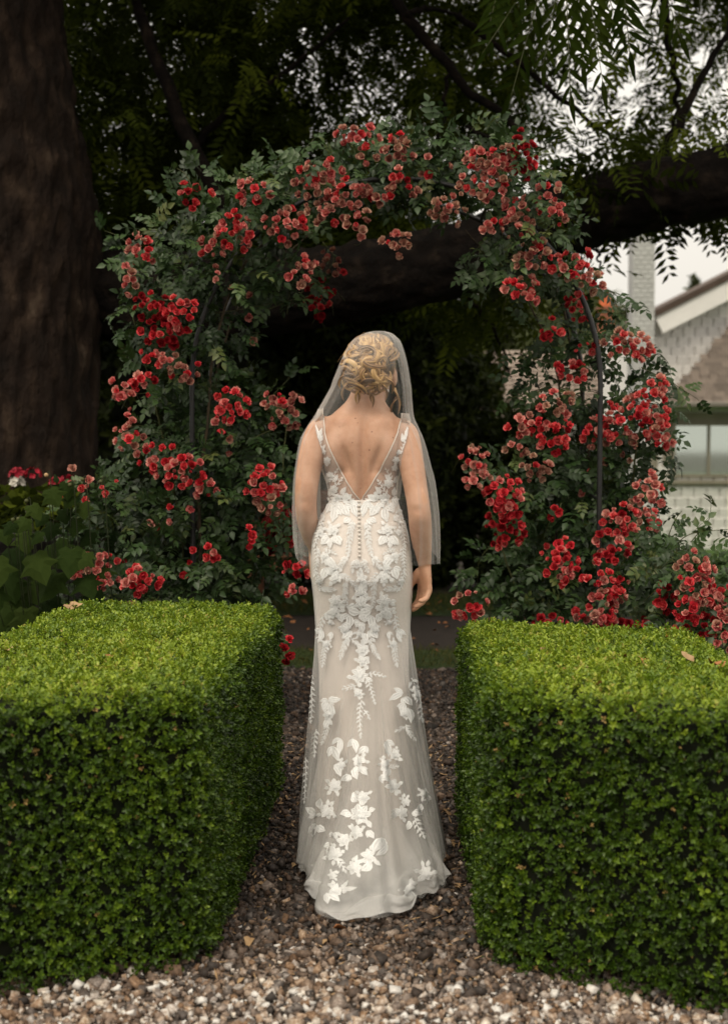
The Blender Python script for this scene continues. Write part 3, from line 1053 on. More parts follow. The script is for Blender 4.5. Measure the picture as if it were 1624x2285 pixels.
R_CLUST = [(1095, 362, 56, 36, 'f'), (1085, 415, 52, 42, 'p'), (1160, 350, 36, 46, 'd'), (1025, 430, 15, 20, 'f'), (995, 470, 38, 34, 'f'), (1225, 440, 26, 26, 'p'), (1165, 470, 36, 30, 'f'),
           (1232, 478, 30, 26, 'm'), (1095, 505, 20, 26, 'p'), (1150, 515, 30, 26, 'f'), (1185, 578, 36, 42, 'f'), (1250, 600, 30, 26, 'm'), (1285, 580, 30, 20, 'r'), (1305, 628, 36, 34, 'm', 6.25),
           (1155, 645, 38, 24, 'p'), (1185, 668, 24, 15, 'p'), (1285, 690, 26, 40, 'd', 6.5), (1225, 742, 26, 24, 'd'), (1290, 775, 32, 15, 'd'), (1275, 830, 36, 26, 'r'), (1375, 765, 36, 32, 'm'),
           (1425, 775, 26, 32, 'p'), (1450, 880, 36, 42, 'r'), (1430, 930, 52, 42, 'r'), (1360, 950, 32, 50, 'r', 6.42), (1320, 965, 30, 30, 'r', 6.42), (1235, 900, 42, 30, 'f'), (1180, 945, 44, 26, 'm'), (1235, 968, 48, 36, 'r'),
           (1470, 962, 30, 42, 'p'), (1060, 1030, 36, 34, 'p', 6.5), (1062, 1070, 30, 30, 'p', 6.5), (1145, 1000, 22, 20, 'f', 6.7), (1195, 1045, 32, 32, 'f', 6.5), (1125, 1105, 42, 46, 'r'), (1125, 1170, 40, 48, 'd', 6.42),
           (1235, 1135, 16, 20, 'r'), (1440, 1100, 32, 42, 'p'), (1380, 1160, 42, 32, 'r', 6.25), (1440, 1155, 32, 36, 'p'), (1370, 1200, 42, 36, 'r', 6.25), (1245, 1245, 36, 42, 'r', 6.25), (1270, 1285, 26, 22, 'r'),
           (1360, 1240, 32, 20, 'd'), (1320, 1255, 16, 12, 'r'), (1350, 1300, 46, 42, 'r', 6.22), (1345, 1355, 42, 36, 'm', 6.22), (1050, 1350, 36, 34, 'p', 6.3), (1225, 1385, 50, 14, 'd', 6.4), (1390, 1392, 60, 16, 'd', 6.35),
           (1300, 1372, 22, 20, 'm'), (1330, 1100, 60, 60, 'm', 6.6, 2600), (1180, 1210, 60, 60, 'd', 6.6, 3000), (1400, 1010, 60, 50, 'f', 6.55, 1300), (960, 380, 50, 40, 'f', 6.4, 1500)]
S_BLOBS = [(1520, 1250, 95, 70, 6.2, .3), (1550, 1330, 105, 75, 6.15, .3), (1600, 1390, 90, 70, 6.05, .3), (1480, 1300, 70, 70, 6.3, .3), (1500, 1380, 90, 45, 6.2, .25)]
S_SPRIGS = [([(1500, 1220), (1545, 1190), (1640, 1180)], 6.1), ([(1480, 1230), (1500, 1170), (1520, 1140)], 6.2), ([(1540, 1210), (1580, 1160), (1585, 1130)], 6.2), ([(1560, 1290), (1610, 1260), (1650, 1240)], 6.1)]
S_CLUST = [(1540, 1270, 42, 36, 'p', 5.95), (1545, 1318, 36, 40, 'm', 5.92), (1530, 1365, 34, 34, 'r', 5.92), (1600, 1330, 24, 34, 'r', 5.95), (1480, 1330, 24, 30, 'd', 6.1), (1610, 1390, 26, 30, 'p', 5.85), (1575, 1400, 34, 22, 'd', 5.95),
           (1620, 1430, 22, 22, 'p', 5.8), (1510, 1405, 26, 16, 'r', 6.0)]
gy = 6.45
rose_plant('climbing_rose', 'rose climbing the left leg of the arch, red and faded pink blooms in clusters', (-0.95, 6.6, 0), L_BLOBS, L_SPRIGS, L_CLUST,
           [([(-.95, 6.6, 0), (-.9, 6.38, .6), (-.87, 6.33, 1.3), (-.7, 6.4, 2.1), (-.1, 6.5, 2.5), (.2, 6.5, 2.45)], .009),
            ([(-1.0, 6.65, 0), (-.95, 6.6, .7), (-.9, 6.85, 1.5), (-.75, 6.9, 2.0), (-.3, 6.9, 2.42)], .008),
            ([(-.9, 6.5, 0), (-1.1, 6.4, .4), (-1.3, 6.3, .7), (-1.45, 6.3, .75)], .006),
            ([(-.95, 6.55, 0), (-.7, 6.5, .6), (-.55, 6.4, 1.0), (-.5, 6.4, 1.45)], .006),
            ([(-.95, 6.6, 0), (-1.0, 6.5, .9), (-1.1, 6.4, 1.5), (-1.2, 6.4, 1.9)], .006)], 1.25)
rose_plant('climbing_rose', 'rose climbing the right leg of the arch, blooms red below and faded above', (.93, 6.65, 0), R_BLOBS, R_SPRIGS, R_CLUST,
           [([(.93, 6.65, 0), (.95, 6.7, .7), (.86, 6.75, 1.5), (.72, 6.75, 2.05), (.4, 6.7, 2.4), (.1, 6.7, 2.5)], .009),
            ([(.9, 6.7, 0), (.75, 6.8, .8), (.78, 6.85, 1.5), (.6, 6.85, 2.0), (.3, 6.7, 2.3)], .008),
            ([(.95, 6.6, 0), (.6, 6.5, .5), (.45, 6.5, .9), (.36, 6.5, 1.2)], .006),
            ([(.95, 6.6, 0), (1.05, 6.6, .9), (1.1, 6.5, 1.4), (1.2, 6.45, 1.6)], .006)], 1.25)
rose_plant('rose_bush', 'low sprawling red rose bush behind the far end of the right hedge', (1.35, 6.2, 0), S_BLOBS, S_SPRIGS, S_CLUST,
           [([(1.35, 6.2, 0), (1.3, 6.15, .4), (1.4, 6.1, .75), (1.6, 6.1, .95)], .006), ([(1.35, 6.2, 0), (1.25, 6.2, .5), (1.2, 6.2, .9)], .006)], 1.3)

# ---- bits of dry leaf and clippings gathered along the hedge feet
nL = 420
side = RNG.random(nL) < .5
lx = np.where(side, -.47 + np.abs(RNG.normal(0, .07, nL)), .20 - np.abs(RNG.normal(0, .07, nL)))
ly = RNG.uniform(3.45, 6.2, nL)
far = RNG.random(nL) < .25
lx[far] = RNG.uniform(-.9, .8, far.sum())
ly[far] = RNG.uniform(3.3, 4.2, far.sum())
pl = np.stack([lx, ly, RNG.uniform(.012, .02, nL)], 1)
lit = obj('leaf_litter', scatter([leaf_blade(.022, .006, 2, .4, .3), leaf_blade(.03, .003, 2, .2, -.2)], pl, frames(RNG.normal(0, .35, (nL, 3)) + (0, 0, 1)), RNG.uniform(.5, 1.4, nL), RNG.random(nL), 0, 'leaf_litter'), None, 'fallen_tan')
tag(lit, 'dry leaf bits and clippings scattered on the gravel along the hedge feet', 'leaf litter', kind='stuff')

# ================================================================== THE GREAT TREE
trunk_base = at(15, 1440, 9.2)
trunk_base.z = 0
walnut = empty('walnut_tree', trunk_base, 'huge dark old tree whose thick limb crosses behind the rose arch', 'tree')
tb = np.array(trunk_base)


def bark_tube(name, path, radii, n, parent, mat, rough=0.06, fa=9.0, fl=2.2, seed=0):
    rings = tube_rings(path, radii, n)
    out = []
    acc = 0.0
    for i, r in enumerate(rings):
        c = r.mean(0)
        if i:
            acc += np.linalg.norm(c - prev)
        prev = c
        rad = np.linalg.norm(r[0] - c)
        q = []
        for j, p in enumerate(r):
            a = 2 * PI * j / n
            ca, sa = math.cos(a) * rad * fa, math.sin(a) * rad * fa
            h = 1 - abs(noise.noise((ca + seed, sa, acc * fl))) * 2
            h += .6 * noise.noise((ca * 2.3, sa * 2.3 + seed, acc * fl * 1.7))
            big = noise.noise((math.cos(a) * 1.3 + seed, math.sin(a) * 1.3, acc * .8))
            q.append(c + (p - c) * (1 + rough * h * min(1, .35 / rad) + .10 * big))
        out.append(np.array(q))
    V, F = loft(out)
    return obj(name, mesh_py(name, V, F, True), parent, mat)


zz = np.linspace(-.1, 7.5, 190)
flare = .50 + .34 * np.exp(-np.maximum(zz, 0) / .55) + .10 * np.exp(-((zz - 2.6) / .8) ** 2) - .02 * zz
tp = np.stack([-.02 * zz + .05 * np.sin(zz * .8), .03 * zz, zz], 1)
bark_tube('trunk', tp, flare * 1.07, 150, walnut, 'bark', .11, 11, 3.2)
LIMB = [(20, 600, 9.75, .30), (180, 650, 9.7, .30), (330, 665, 9.5, .28), (560, 660, 9.2, .245), (800, 625, 8.9, .215), (1050, 572, 8.9, .20), (1250, 492, 8.9, .195), (1420, 442, 8.8, .195), (1624, 400, 8.7, .19), (1850, 300, 8.6, .17), (2200, 150, 8.4, .12)]
lp = catmull([tuple(at(a, b, c)) + (r,) for a, b, c, r in LIMB], 170)
bark_tube('limb', lp[:, :3] - tb, lp[:, 3], 60, walnut, 'limb_bark', .13, 13, 6, 3.3)
BR = [([(840, -60), (905, 30), (1000, 150), (1060, 215), (1130, 265), (1185, 340)], 9.4, .042, .02),
      ([(1020, 30), (1080, 80), (1150, 135), (1250, 215), (1340, 290), (1420, 330)], 9.8, .024, .012),
      ([(905, 30), (960, 20), (1040, 40)], 9.4, .02, .01), ([(1480, -40), (1490, 80), (1510, 200), (1500, 300)], 9.6, .03, .012),
      ([(560, 655), (520, 500), (430, 330), (360, 160), (300, 0), (270, -80)], 9.6, .07, .03), ([(430, 330), (520, 240), (650, 150), (780, 40)], 9.9, .03, .012),
      ([(1250, 480), (1200, 400), (1130, 330), (1040, 280)], 9.1, .035, .012), ([(1420, 430), (1500, 300), (1560, 180), (1640, 40)], 9.0, .04, .015),
      ([(1010, 600), (1060, 680), (1110, 760), (1140, 840)], 9.4, .018, .006), ([(1000, 160), (990, 260), (960, 330)], 9.5, .015, .007), ([(1300, 500), (1330, 560), (1340, 620)], 9.0, .012, .005)]
for pts, y, r0, r1 in BR:
    path = catmull([np.array(at(px, py, y + .05 * i)) - tb for i, (px, py) in enumerate(pts)], 40)
    path += np.array([[.03 * noise.noise((i * .3, r0 * 99, 2)), 0, .03 * noise.noise((i * .3, r0 * 99, 8))] for i in range(40)])
    tube('branch', path, np.linspace(r0, r1, 40), 9, walnut, 'limb_bark')


def pinnate_simple(nl, Ll, Wl, rachis, rs):
    """far leaf: each leaflet one folded quad"""
    V, F = [], []
    pairs = nl // 2
    for i in range(pairs):
        t = (i + 1) / (pairs + .6)
        for s in (-1, 1):
            k = .7 + .4 * math.sin(PI * t)
            L, W = Ll * k * rs.uniform(.85, 1.1), Wl * k
            ang = math.radians(58 + rs.uniform(-12, 12))
            b = np.array((0, rachis * t, -.22 * rachis * t * t))
            d = np.array((s * math.sin(ang), math.cos(ang), rs.uniform(-.6, -.1)))
            nrm = np.array((-s * math.cos(ang), math.sin(ang), rs.uniform(-.4, .4)))
            q = len(V)
            V += [b, b + d * L * .45 + nrm * W, b + d * L, b + d * L * .45 - nrm * W + np.array((0, 0, .3 * W))]
            F.append((q, q + 1, q + 2, q + 3))
    return np.array(V), np.array(F)


WLEAF = [pinnate_simple(14, .085, .015, .34, random.Random(100 + i)) for i in range(6)]


def leaf_mass(clumps, per, spread, scale, tint0=.5, tvar=.2, droop=-.35):
    """clumps (n,3) -> leaf positions, frames, scales, tints"""
    n = len(clumps) * per
    c = np.repeat(clumps, per, axis=0)
    u = RNG.normal(0, 1, (n, 3))
    u /= np.linalg.norm(u, axis=1, keepdims=True)
    pos = c + u * RNG.uniform(.02, 1, (n, 1)) * spread * np.array([1, 1, .7])
    y = u * .8 + RNG.normal(0, .4, (n, 3)) + np.array([0, 0, droop])
    z = RNG.normal(0, .5, (n, 3)) + np.array([0, 0, 1.0])
    tn = np.repeat(RNG.normal(tint0, tvar, len(clumps)), per) + RNG.normal(0, .12, n)
    return pos, frames_yz(y, z), RNG.uniform(.75, 1.25, n) * scale, np.clip(tn, 0, 1)


# lower canopy seen under and behind the limb
cl = []
rs = random.Random(77)
while len(cl) < 860:
    y = rs.uniform(9.7, 15.5)
    px, py = rs.uniform(60, 1760), rs.uniform(-160, 600)
    p = at(px, py, y)
    edge = 560 - 90 * max(0, 1 - abs(px - 1150) / 260) - (110 if px > 1270 else 0)      # the canopy's lower rim
    if py > edge:
        continue
    nz = noise.noise((p.x * .75, p.y * .3, p.z * .95)) + .35 * noise.noise((p.x * 1.8, p.y * .9, p.z * 2.0 + 5))
    thr = -.30 if px < 950 else .11
    if px < 950 and noise.noise((p.x * 1.5, 3.0, p.z * 1.7)) > .16:      # see-through gaps between the boughs
        continue
    if px > 950 and rs.random() < .40:
        continue
    if nz < thr:
        continue
    cl.append(tuple(p))
for a, b, y in ((1120, 700, 9.6), (1100, 660, 9.5), (1070, 670, 9.5), (1320, 420, 9.2), (1350, 410, 9.3), (1290, 440, 9.2),
                (1400, 425, 9.3), (1470, 400, 9.4), (1540, 420, 9.4), (1610, 425, 9.4), (1570, 400, 9.3), (1240, 500, 9.3), (1290, 370, 8.4), (1370, 355, 8.4), (1520, 310, 8.4), (1200, 620, 9.5), (1040, 640, 9.8), (1010, 690, 10), (980, 650, 10)):
    cl.append(tuple(at(a, b, y)))
    cl.append(tuple(at(a + 20, b - 25, y + .4)))
P1 = leaf_mass(np.array(cl), 11, .36, .92, .45, .25)
# the crown above the picture: keeps the shade under the tree
up = []
while len(up) < 620:
    p = Vector((rs.uniform(-9, 8), rs.uniform(6.6, 19), rs.uniform(4.6, 9.0)))
    if p.z < 1.4 + .32 * p.y + 1.0:
        continue
    if ((p.x + .5) / 8.6) ** 2 + ((p.y - 12.8) / 6.6) ** 2 > 1:
        continue
    up.append(tuple(p))
P2 = leaf_mass(np.array(up), 6, .75, 2.3, .5, .2)
allp = [np.concatenate([a, b]) for a, b in zip(P1, P2)]
crown = obj('crown', scatter(WLEAF, allp[0] - tb, allp[1], allp[2], allp[3], .02, 'crown'), walnut, 'walnut_leaf')
crown['kind'] = 'stuff'

# near drooping leaves at the top of the picture, leaflets one can pick out
NEAR = [((1262, -50), (1272, 235), 6.3), ((1215, -60), (1135, 232), 6.35), ((1310, -50), (1347, 205), 6.3), ((1180, -40), (1075, 120), 6.5), ((1390, -40), (1405, 130), 6.5), ((1340, -60), (1380, 60), 6.6),
        ((1250, -60), (1210, 150), 6.6), ((1120, -60), (1090, 60), 6.6), ((1470, -60), (1520, 90), 6.7), ((1290, -40), (1300, 160), 6.7)]
tw = np.array(at(1260, -110, 6.5))
for i, (a, b, y) in enumerate(NEAR):
    p0, p1 = np.array(at(a[0], a[1], y)), np.array(at(b[0], b[1], y - .05))
    Lr = np.linalg.norm(p1 - p0)
    V, F = compound_leaf(15 if Lr > .45 else 11, .135, .0125, Lr * .92, 4, random.Random(200 + i), .3, .15, 40, .02)
    R = frames_yz((p1 - p0)[None], np.array([[RNG.uniform(-.5, .5), -1, .25]]))[0]
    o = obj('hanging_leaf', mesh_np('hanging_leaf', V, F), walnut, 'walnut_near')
    M = Matrix(R).to_4x4()
    M.translation = Vector(p0 - tb)
    o.matrix_local = M
    tube('leaf_stalk', catmull([p0 - tb, (p0 + p1) / 2 - tb + np.array([0, .004, 0]), p1 - tb], 8), np.linspace(.0028, .0012, 8), 6, walnut, 'cane')
tube('branch', catmull([np.array(at(1000, -90, 6.9)) - tb, np.array(at(1180, -60, 6.5)) - tb, np.array(at(1330, -60, 6.5)) - tb, np.array(at(1560, -90, 6.8)) - tb], 20), np.linspace(.014, .006, 20), 7, walnut, 'limb_bark')

# ================================================================== DARK SHRUBS AND TREES BEHIND
def leaf_dense(rs, n=5, L=.068):
    parts = []
    for i in range(n):
        M = Matrix.Rotation(i * 2.4, 4, 'Z') @ Matrix.Rotation(rs.uniform(.1, 1.2), 4, 'X')
        parts.append(xf(leaf6(L * rs.uniform(.7, 1.2), L * .22), Matrix.Translation((0, 0, .02 * i / n)) @ M))
    return join_np(parts)


TUFTS = [leaf_dense(random.Random(300 + i)) for i in range(5)]


def shrub(name, label, cat, c, rx, ry, rz, n, mat, scale=1.0, trunk=None, group=None, seed=0, core=True, shape=1.0):
    root = empty(name, (c[0], c[1], ground_z(c[0], c[1])), label, cat, group)
    b0 = np.array(root.location)
    u = RNG.normal(0, 1, (n, 3))
    u /= np.linalg.norm(u, axis=1, keepdims=True)
    amp = np.array([1 + .22 * noise.noise((a * 2.2 + seed, b * 2.2, d * 2.2)) + .14 * noise.noise((a * 6 + seed, b * 6, d * 6)) for a, b, d in u])
    rr = amp * (1 - np.abs(RNG.normal(0, .10, n)))
    k = np.ones(n)
    if shape != 1.0:                                # conical
        k = np.clip(1 - (u[:, 2] + 1) / 2 * (1 - shape), .05, 1)
    P = np.array(c) + u * rr[:, None] * np.array([rx, ry, rz]) * np.stack([k, k, np.ones(n)], 1)
    keep = P[:, 2] > b0[2] + .02
    P, u = P[keep], u[keep]
    tn = np.clip(RNG.normal(.45, .25, len(P)), 0, 1)
    me = scatter(TUFTS, P - b0, frames(u + RNG.normal(0, .5, P.shape) + (0, 0, .3)), RNG.uniform(.7, 1.4, len(P)) * scale, tn, .03, name + '_leaves')
    fo = obj('crown', me, root, mat)
    fo['kind'] = 'stuff'
    if core:  # solid dark core added inside the leaves to block light
        V, F = [], []
        rings = []
        for a in np.linspace(.08, PI - .08, 14):
            ring = []
            for b in np.linspace(0, 2 * PI, 22, endpoint=False):
                d = np.array((math.sin(a) * math.cos(b), math.sin(a) * math.sin(b), math.cos(a)))
                am = .80 * (1 + .2 * noise.noise(tuple(d * 2.2 + np.array((seed, 0, 0)))))
                kk = 1 if shape == 1.0 else max(.05, 1 - (d[2] + 1) / 2 * (1 - shape))
                p = np.array(c) + d * am * np.array([rx * kk, ry * kk, rz]) - b0
                p[2] = max(p[2], .02)
                ring.append(p)
            rings.append(np.array(ring))
        V, F = loft(rings)
        obj('light_block_core', mesh_py('light_block_core', V, F, True), root, 'twig')
    tz = c[2] - b0[2]
    tube('trunk', [(c[0] - b0[0], c[1] - b0[1], -.05), (c[0] - b0[0] + .02, c[1] - b0[1], tz * .5), (c[0] - b0[0], c[1] - b0[1], tz)], [.10 * rx ** .5, .08 * rx ** .5, .05 * rx ** .5], 9, root, 'bark')
    return root


g = 'dark shrubs under the great tree'
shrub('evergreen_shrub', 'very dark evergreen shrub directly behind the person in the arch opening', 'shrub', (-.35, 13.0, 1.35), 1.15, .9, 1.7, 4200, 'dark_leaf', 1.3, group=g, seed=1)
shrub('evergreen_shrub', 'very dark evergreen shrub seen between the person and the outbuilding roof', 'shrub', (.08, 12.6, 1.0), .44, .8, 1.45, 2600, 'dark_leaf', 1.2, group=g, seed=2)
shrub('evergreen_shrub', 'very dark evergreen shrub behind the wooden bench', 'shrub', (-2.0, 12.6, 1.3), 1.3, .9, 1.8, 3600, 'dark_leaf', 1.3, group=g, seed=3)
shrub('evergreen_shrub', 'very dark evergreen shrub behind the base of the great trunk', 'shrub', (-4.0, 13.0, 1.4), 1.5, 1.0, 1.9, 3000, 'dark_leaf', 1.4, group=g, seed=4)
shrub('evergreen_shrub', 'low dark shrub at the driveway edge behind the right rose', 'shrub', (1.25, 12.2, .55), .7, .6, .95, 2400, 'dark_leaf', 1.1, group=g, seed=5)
g2 = 'trees beyond the driveway'
shrub('shade_tree', 'broad dark tree filling the view beneath the thick limb', 'tree', (-1.3, 19.5, 1.7), 2.8, 1.8, 2.2, 5200, 'dark_leaf', 2.2, group=g2, seed=6)
shrub('shade_tree', 'dark tree behind the rose column and the great trunk', 'tree', (-5.0, 20.5, 1.7), 3.0, 1.8, 2.3, 4200, 'dark_leaf', 2.2, group=g2, seed=7)
shrub('shade_tree', 'pale green tree in the distance between rose arch and house chimney', 'tree', (5.2, 52, 3.2), 2.9, 2.0, 4.2, 2200, 'far_leaf', 4.5, group=g2, seed=8)
shrub('shade_tree', 'hazy green tree behind the brick chimney stack', 'tree', (8.6, 56, 2.0), 2.6, 2.0, 3.9, 2000, 'far_leaf', 4.5, group=g2, seed=9)
shrub('conifer', 'tip of a conifer standing behind the house gable roof', 'tree', tuple(at(1545, 850, 55)), 1.2, 1.2, 4.0, 700, 'far_leaf', 4.0, group=g2, seed=10, core=False, shape=.03)
shrub('shade_tree', 'small far tree showing between house chimney and gable roof', 'tree', tuple(at(1490, 850, 50)), 2.2, 1.6, 2.2, 900, 'far_leaf', 4.0, group=g2, seed=11)

# ================================================================== HOUSE
HY = 24.0
def hx(px, y=HY):
    return at(px, 900, y).x
def hz(py, y=HY, px=1500):
    return at(px, py, y).z


BASE = ground_z(0, 30)
house = empty('white_house', (hx(1620), 27.0, BASE), 'white shingled house with brown hip roof and wide taupe window', 'house')
h0 = np.array(house.location)


def hbox(name, x0, x1, y0, y1, z0, z1, mat, parent=house, bevel=0.0):
    return obj(name, box_mesh(name, x1 - x0, y1 - y0, z1 - z0, bevel, ((x0 + x1) / 2 - h0[0], (y0 + y1) / 2 - h0[1], z0 - h0[2])), parent, mat)


xL = hx(1456)
zE = hz(908)
xR = xL + 7.0
wall_front = hbox('wall', xL + .02, xR, HY, HY + 3.0, BASE - .2, zE + .1, 'white_shingle')
# gable wall of the taller part behind
GY = 25.6
gxl, gxr = hx(1459, GY), hx(1459, GY) + 6.6
gzl = hz(714, GY)
gm = (gxl + gxr) / 2
slope = (hz(630, GY) - gzl) / (hx(1624, GY) - gxl)
gzt = gzl + slope * (gm - gxl)
V = [(gxl, GY, BASE), (gxr, GY, BASE), (gxr, GY, gzl), (gm, GY, gzt), (gxl, GY, gzl)]
V += [(x, y + 7.0, z) for x, y, z in V]
V = [tuple(np.array(v) - h0) for v in V]
gable = obj('gable_wall', mesh_py('gable_wall', V, [(0, 1, 2, 3, 4), (9, 8, 7, 6, 5), (0, 4, 9, 5), (1, 6, 7, 2), (0, 5, 6, 1), (3, 8, 9, 4), (2, 7, 8, 3)]), house, 'white_shingle')
# roof slabs and white rake boards
for s in (-1, 1):
    ex = gxl - .04 if s < 0 else gxr + .04
    ez = gzl - slope * .04
    A, B = np.array((ex, 0, ez)), np.array((gm, 0, gzt))
    nrm = np.array((-slope * (1 if s < 0 else -1), 0, 1.0)); nrm /= np.linalg.norm(nrm)
    for nm, y0, y1, o0, o1, mt in (('roof', GY - .36, GY + 7.1, .05, .16, 'roof_deck'), ('rake_board', GY - .33, GY - .26, -.26, .046, 'white_board')):
        q = []
        for y in (y0, y1):
            q += [A + nrm * o0 + (0, y, 0), B + nrm * o0 + (0, y, 0), B + nrm * o1 + (0, y, 0), A + nrm * o1 + (0, y, 0)]
        q = [tuple(p - h0) for p in q]
        obj(nm, mesh_py(nm, q, [(0, 1, 2, 3), (7, 6, 5, 4), (0, 4, 5, 1), (1, 5, 6, 2), (2, 6, 7, 3), (3, 7, 4, 0)]), house, mt)
    if s < 0:
        q = []
        for y in (GY - .26, GY - .01):
            q += [A - nrm * .02 + (0, y, 0), B - nrm * .02 + (0, y, 0), B + nrm * .04 + (0, y, 0), A + nrm * .04 + (0, y, 0)]
        obj('soffit', mesh_py('soffit', [tuple(p - h0) for p in q], [(0, 1, 2, 3), (7, 6, 5, 4), (0, 4, 5, 1), (1, 5, 6, 2), (2, 6, 7, 3), (3, 7, 4, 0)]), house, 'white_board')
# wall shingles: real overlapping pieces, in view
sh_me = box_mesh('wall_shingle', .203, .03, .186, .004)
sh_me.materials.append(MATS['white_shingle'])
rs = random.Random(3)


def wall_shingles(parent, x0, x1, z0, z1, y, limit):
    cnt = 0
    row = 0
    z = z0
    while z < z1 and cnt < limit:
        x = x0 + (row % 2) * .1 - .05
        while x < x1 and cnt < limit:
            if parent is not gable or (z + .10 < gzl + slope * (x - gxl) - .12):
                o = obj('shingle', sh_me, parent)
                o.matrix_local = Matrix.Translation((x + .1 - h0[0], y - h0[1] - .008, z - h0[2])) @ Matrix.Rotation(.10, 4, 'X') @ Matrix.Diagonal((rs.uniform(.84, .98), 1, 1.0, 1))
                cnt += 1
            x += .21
        z += .172
        row += 1


wall_shingles(wall_front, xL + .02, xL + 2.0, BASE + .0, hz(1062), HY, 140)
wall_shingles(gable, gxl + .02, gxl + 1.9, hz(905, GY), hz(560, GY), GY, 190)
# hip roof over the front part
ezx0, ezx1 = hx(1468), xR + .4
ey0, ey1 = HY - .45, GY
ridge_z = hz(700, GY)
roof_pts = [(ezx0, ey0, zE + .06), (ezx1, ey0, zE + .06), (ezx1, ey1, ridge_z), (hx(1650, GY), ey1, ridge_z), (hx(1650, GY), ey1, zE + .06)]
fr = [tuple(np.array(p) - h0) for p in roof_pts]
roof = obj('hip_roof', mesh_py('hip_roof', fr, [(0, 1, 2, 3), (0, 3, 4)]), house, 'roof_deck')
A0, Adir = np.array(roof_pts[0]), np.array((0, ey1 - ey0, ridge_z - zE - .06))
run = np.linalg.norm(Adir)
rs_me = box_mesh('roof_shingle', .15, .20, .012, .002)
rs_me.materials.append(MATS['roof_shingle'])
rot = Matrix.Rotation(math.atan2(Adir[2], Adir[1]) + .06, 4, 'X')
rows = int(run / .118)
cnt = 0
for r in range(rows):
    t = r / rows
    x = ezx0 + t * (hx(1650, GY) - ezx0) + rs.uniform(0, .12)
    while x < ezx0 + 2.1 and cnt < 298:
        p = A0 + Adir * t + np.array((0, 0, .012))
        o = obj('shingle', rs_me, roof)
        o.matrix_local = Matrix.Translation((x + .07 - h0[0], p[1] + .05 - h0[1], p[2] + .03 - h0[2])) @ rot @ Matrix.Diagonal((rs.uniform(.8, 1.15), 1, 1, 1))
        x += .155
        cnt += 1
# eave, gutter, fascia
hbox('gutter', ezx0 - .03, ezx1, HY - .53, HY - .45, zE - .01, zE + .075, 'gutter', bevel=.015)
hbox('soffit', ezx0, ezx1, HY - .445, HY - .003, zE - .005, zE + .03, 'taupe_trim')
# window: wide unit with three lights
wz0, wz1 = hz(1058), hz(950)
wx = [hx(1506), hx(1577), hx(1583), hx(1660), hx(1666), hx(1740)]
win = hbox('window', wx[0] - .20, wx[5] + .20, HY - .030, HY - .004, wz0 - .20, wz1 + .22, 'taupe_trim')
hbox('sill', wx[0] - .26, wx[5] + .26, HY - .095, HY - .032, wz0 - .16, wz0 - .10, 'taupe_trim', win)
for x0, x1 in ((wx[0], wx[1]), (wx[2], wx[3]), (wx[4], wx[5])):
    hbox('pane', x0, x1, HY - .042, HY - .032, wz0, wz1, 'window_glass', win)
for x0, x1 in ((wx[0] - .06, wx[0]), (wx[1], wx[2]), (wx[3], wx[4]), (wx[5], wx[5] + .06)):
    hbox('mullion', x0, x1, HY - .075, HY - .032, wz0 - .05, wz1 + .05, 'taupe_trim', win)
for z0, z1 in ((wz0 - .05, wz0), (wz1, wz1 + .05)):
    hbox('rail', wx[0] - .055, wx[5] + .055, HY - .07, HY - .032, z0, z1, 'taupe_trim', win)
hbox('corner_board', xL - .03, xL + .09, HY - .02, HY + .10, BASE - .1, zE - .01, 'taupe_trim')
# white painted chimney
CYY = 25.2
cx0, cx1 = hx(1408, CYY), hx(1457, CYY)
ctop = hz(470, CYY)
chim = hbox('chimney', cx0 + .012, cx1 - .012, CYY + .012, CYY + .6, BASE, ctop, 'mortar_paint')
bw, bh = (cx1 - cx0 + .012) / 3, .082
bk_me = box_mesh('chimney_brick', bw - .012, .03, bh - .012, .003)
bk_me.materials.append(MATS['painted_brick'])
z = hz(800, CYY)
row = 0
while z < ctop - .08:
    for k in range(4 if row % 2 else 3):
        x = cx0 + bw / 2 + (k - (.5 if row % 2 else 0)) * bw
        xa, xb = max(cx0, x - bw / 2 + .006), min(cx1, x + bw / 2 - .006)
        if xb - xa < .03:
            continue
        o = obj('brick', bk_me, chim)
        o.matrix_local = Matrix.Translation(((xa + xb) / 2 - h0[0], CYY + .012 - h0[1] + rs.uniform(-.002, .002), z - h0[2])) @ Matrix.Diagonal(((xb - xa) / (bw - .012), 1, 1, 1))
    z += bh
    row += 1
hbox('chimney_cap', cx0 - .06, cx1 + .06, CYY - .05, CYY + .66, ctop, ctop + .1, 'painted_brick')

# ---- outbuilding with shingle roof and brick stack
OY = 33.0
ob = empty('outbuilding', (at(1200, 900, OY).x, OY, BASE), 'low outbuilding with a pale brown shingle roof beyond the right rose', 'building')
o0 = np.array(ob.location)
ox0, ox1 = at(1035, 900, OY).x, at(1520, 900, OY).x
oe, orz = at(1100, 928, OY).z, at(1100, 786, OY + 1.7).z
obj('wall', box_mesh('outbuilding_wall', ox1 - ox0 - .4, 3.0, oe - BASE, 0, ((ox0 + ox1) / 2 - o0[0], 1.9, 0)), ob, 'white_board')
rv = [(ox0, OY, oe), (ox1, OY, oe), (ox1, OY + 1.7, orz), (ox0, OY + 1.7, orz), (ox0, OY + 3.4, oe), (ox1, OY + 3.4, oe)]
oroof = obj('roof', mesh_py('outbuilding_roof', [tuple(np.array(v) - o0) for v in rv], [(0, 1, 2, 3), (3, 2, 5, 4), (0, 3, 4), (1, 5, 2)]), ob, 'roof_deck')
mat_noise('pale_shingle', [(0.3, (0.25, 0.20, 0.165)), (0.55, (0.36, 0.30, 0.25)), (0.8, (0.46, 0.40, 0.34))], 3, 0.9, 0.4, 6, tint=0.2)
os_me = box_mesh('roof_shingle', .20, .24, .014, .002)
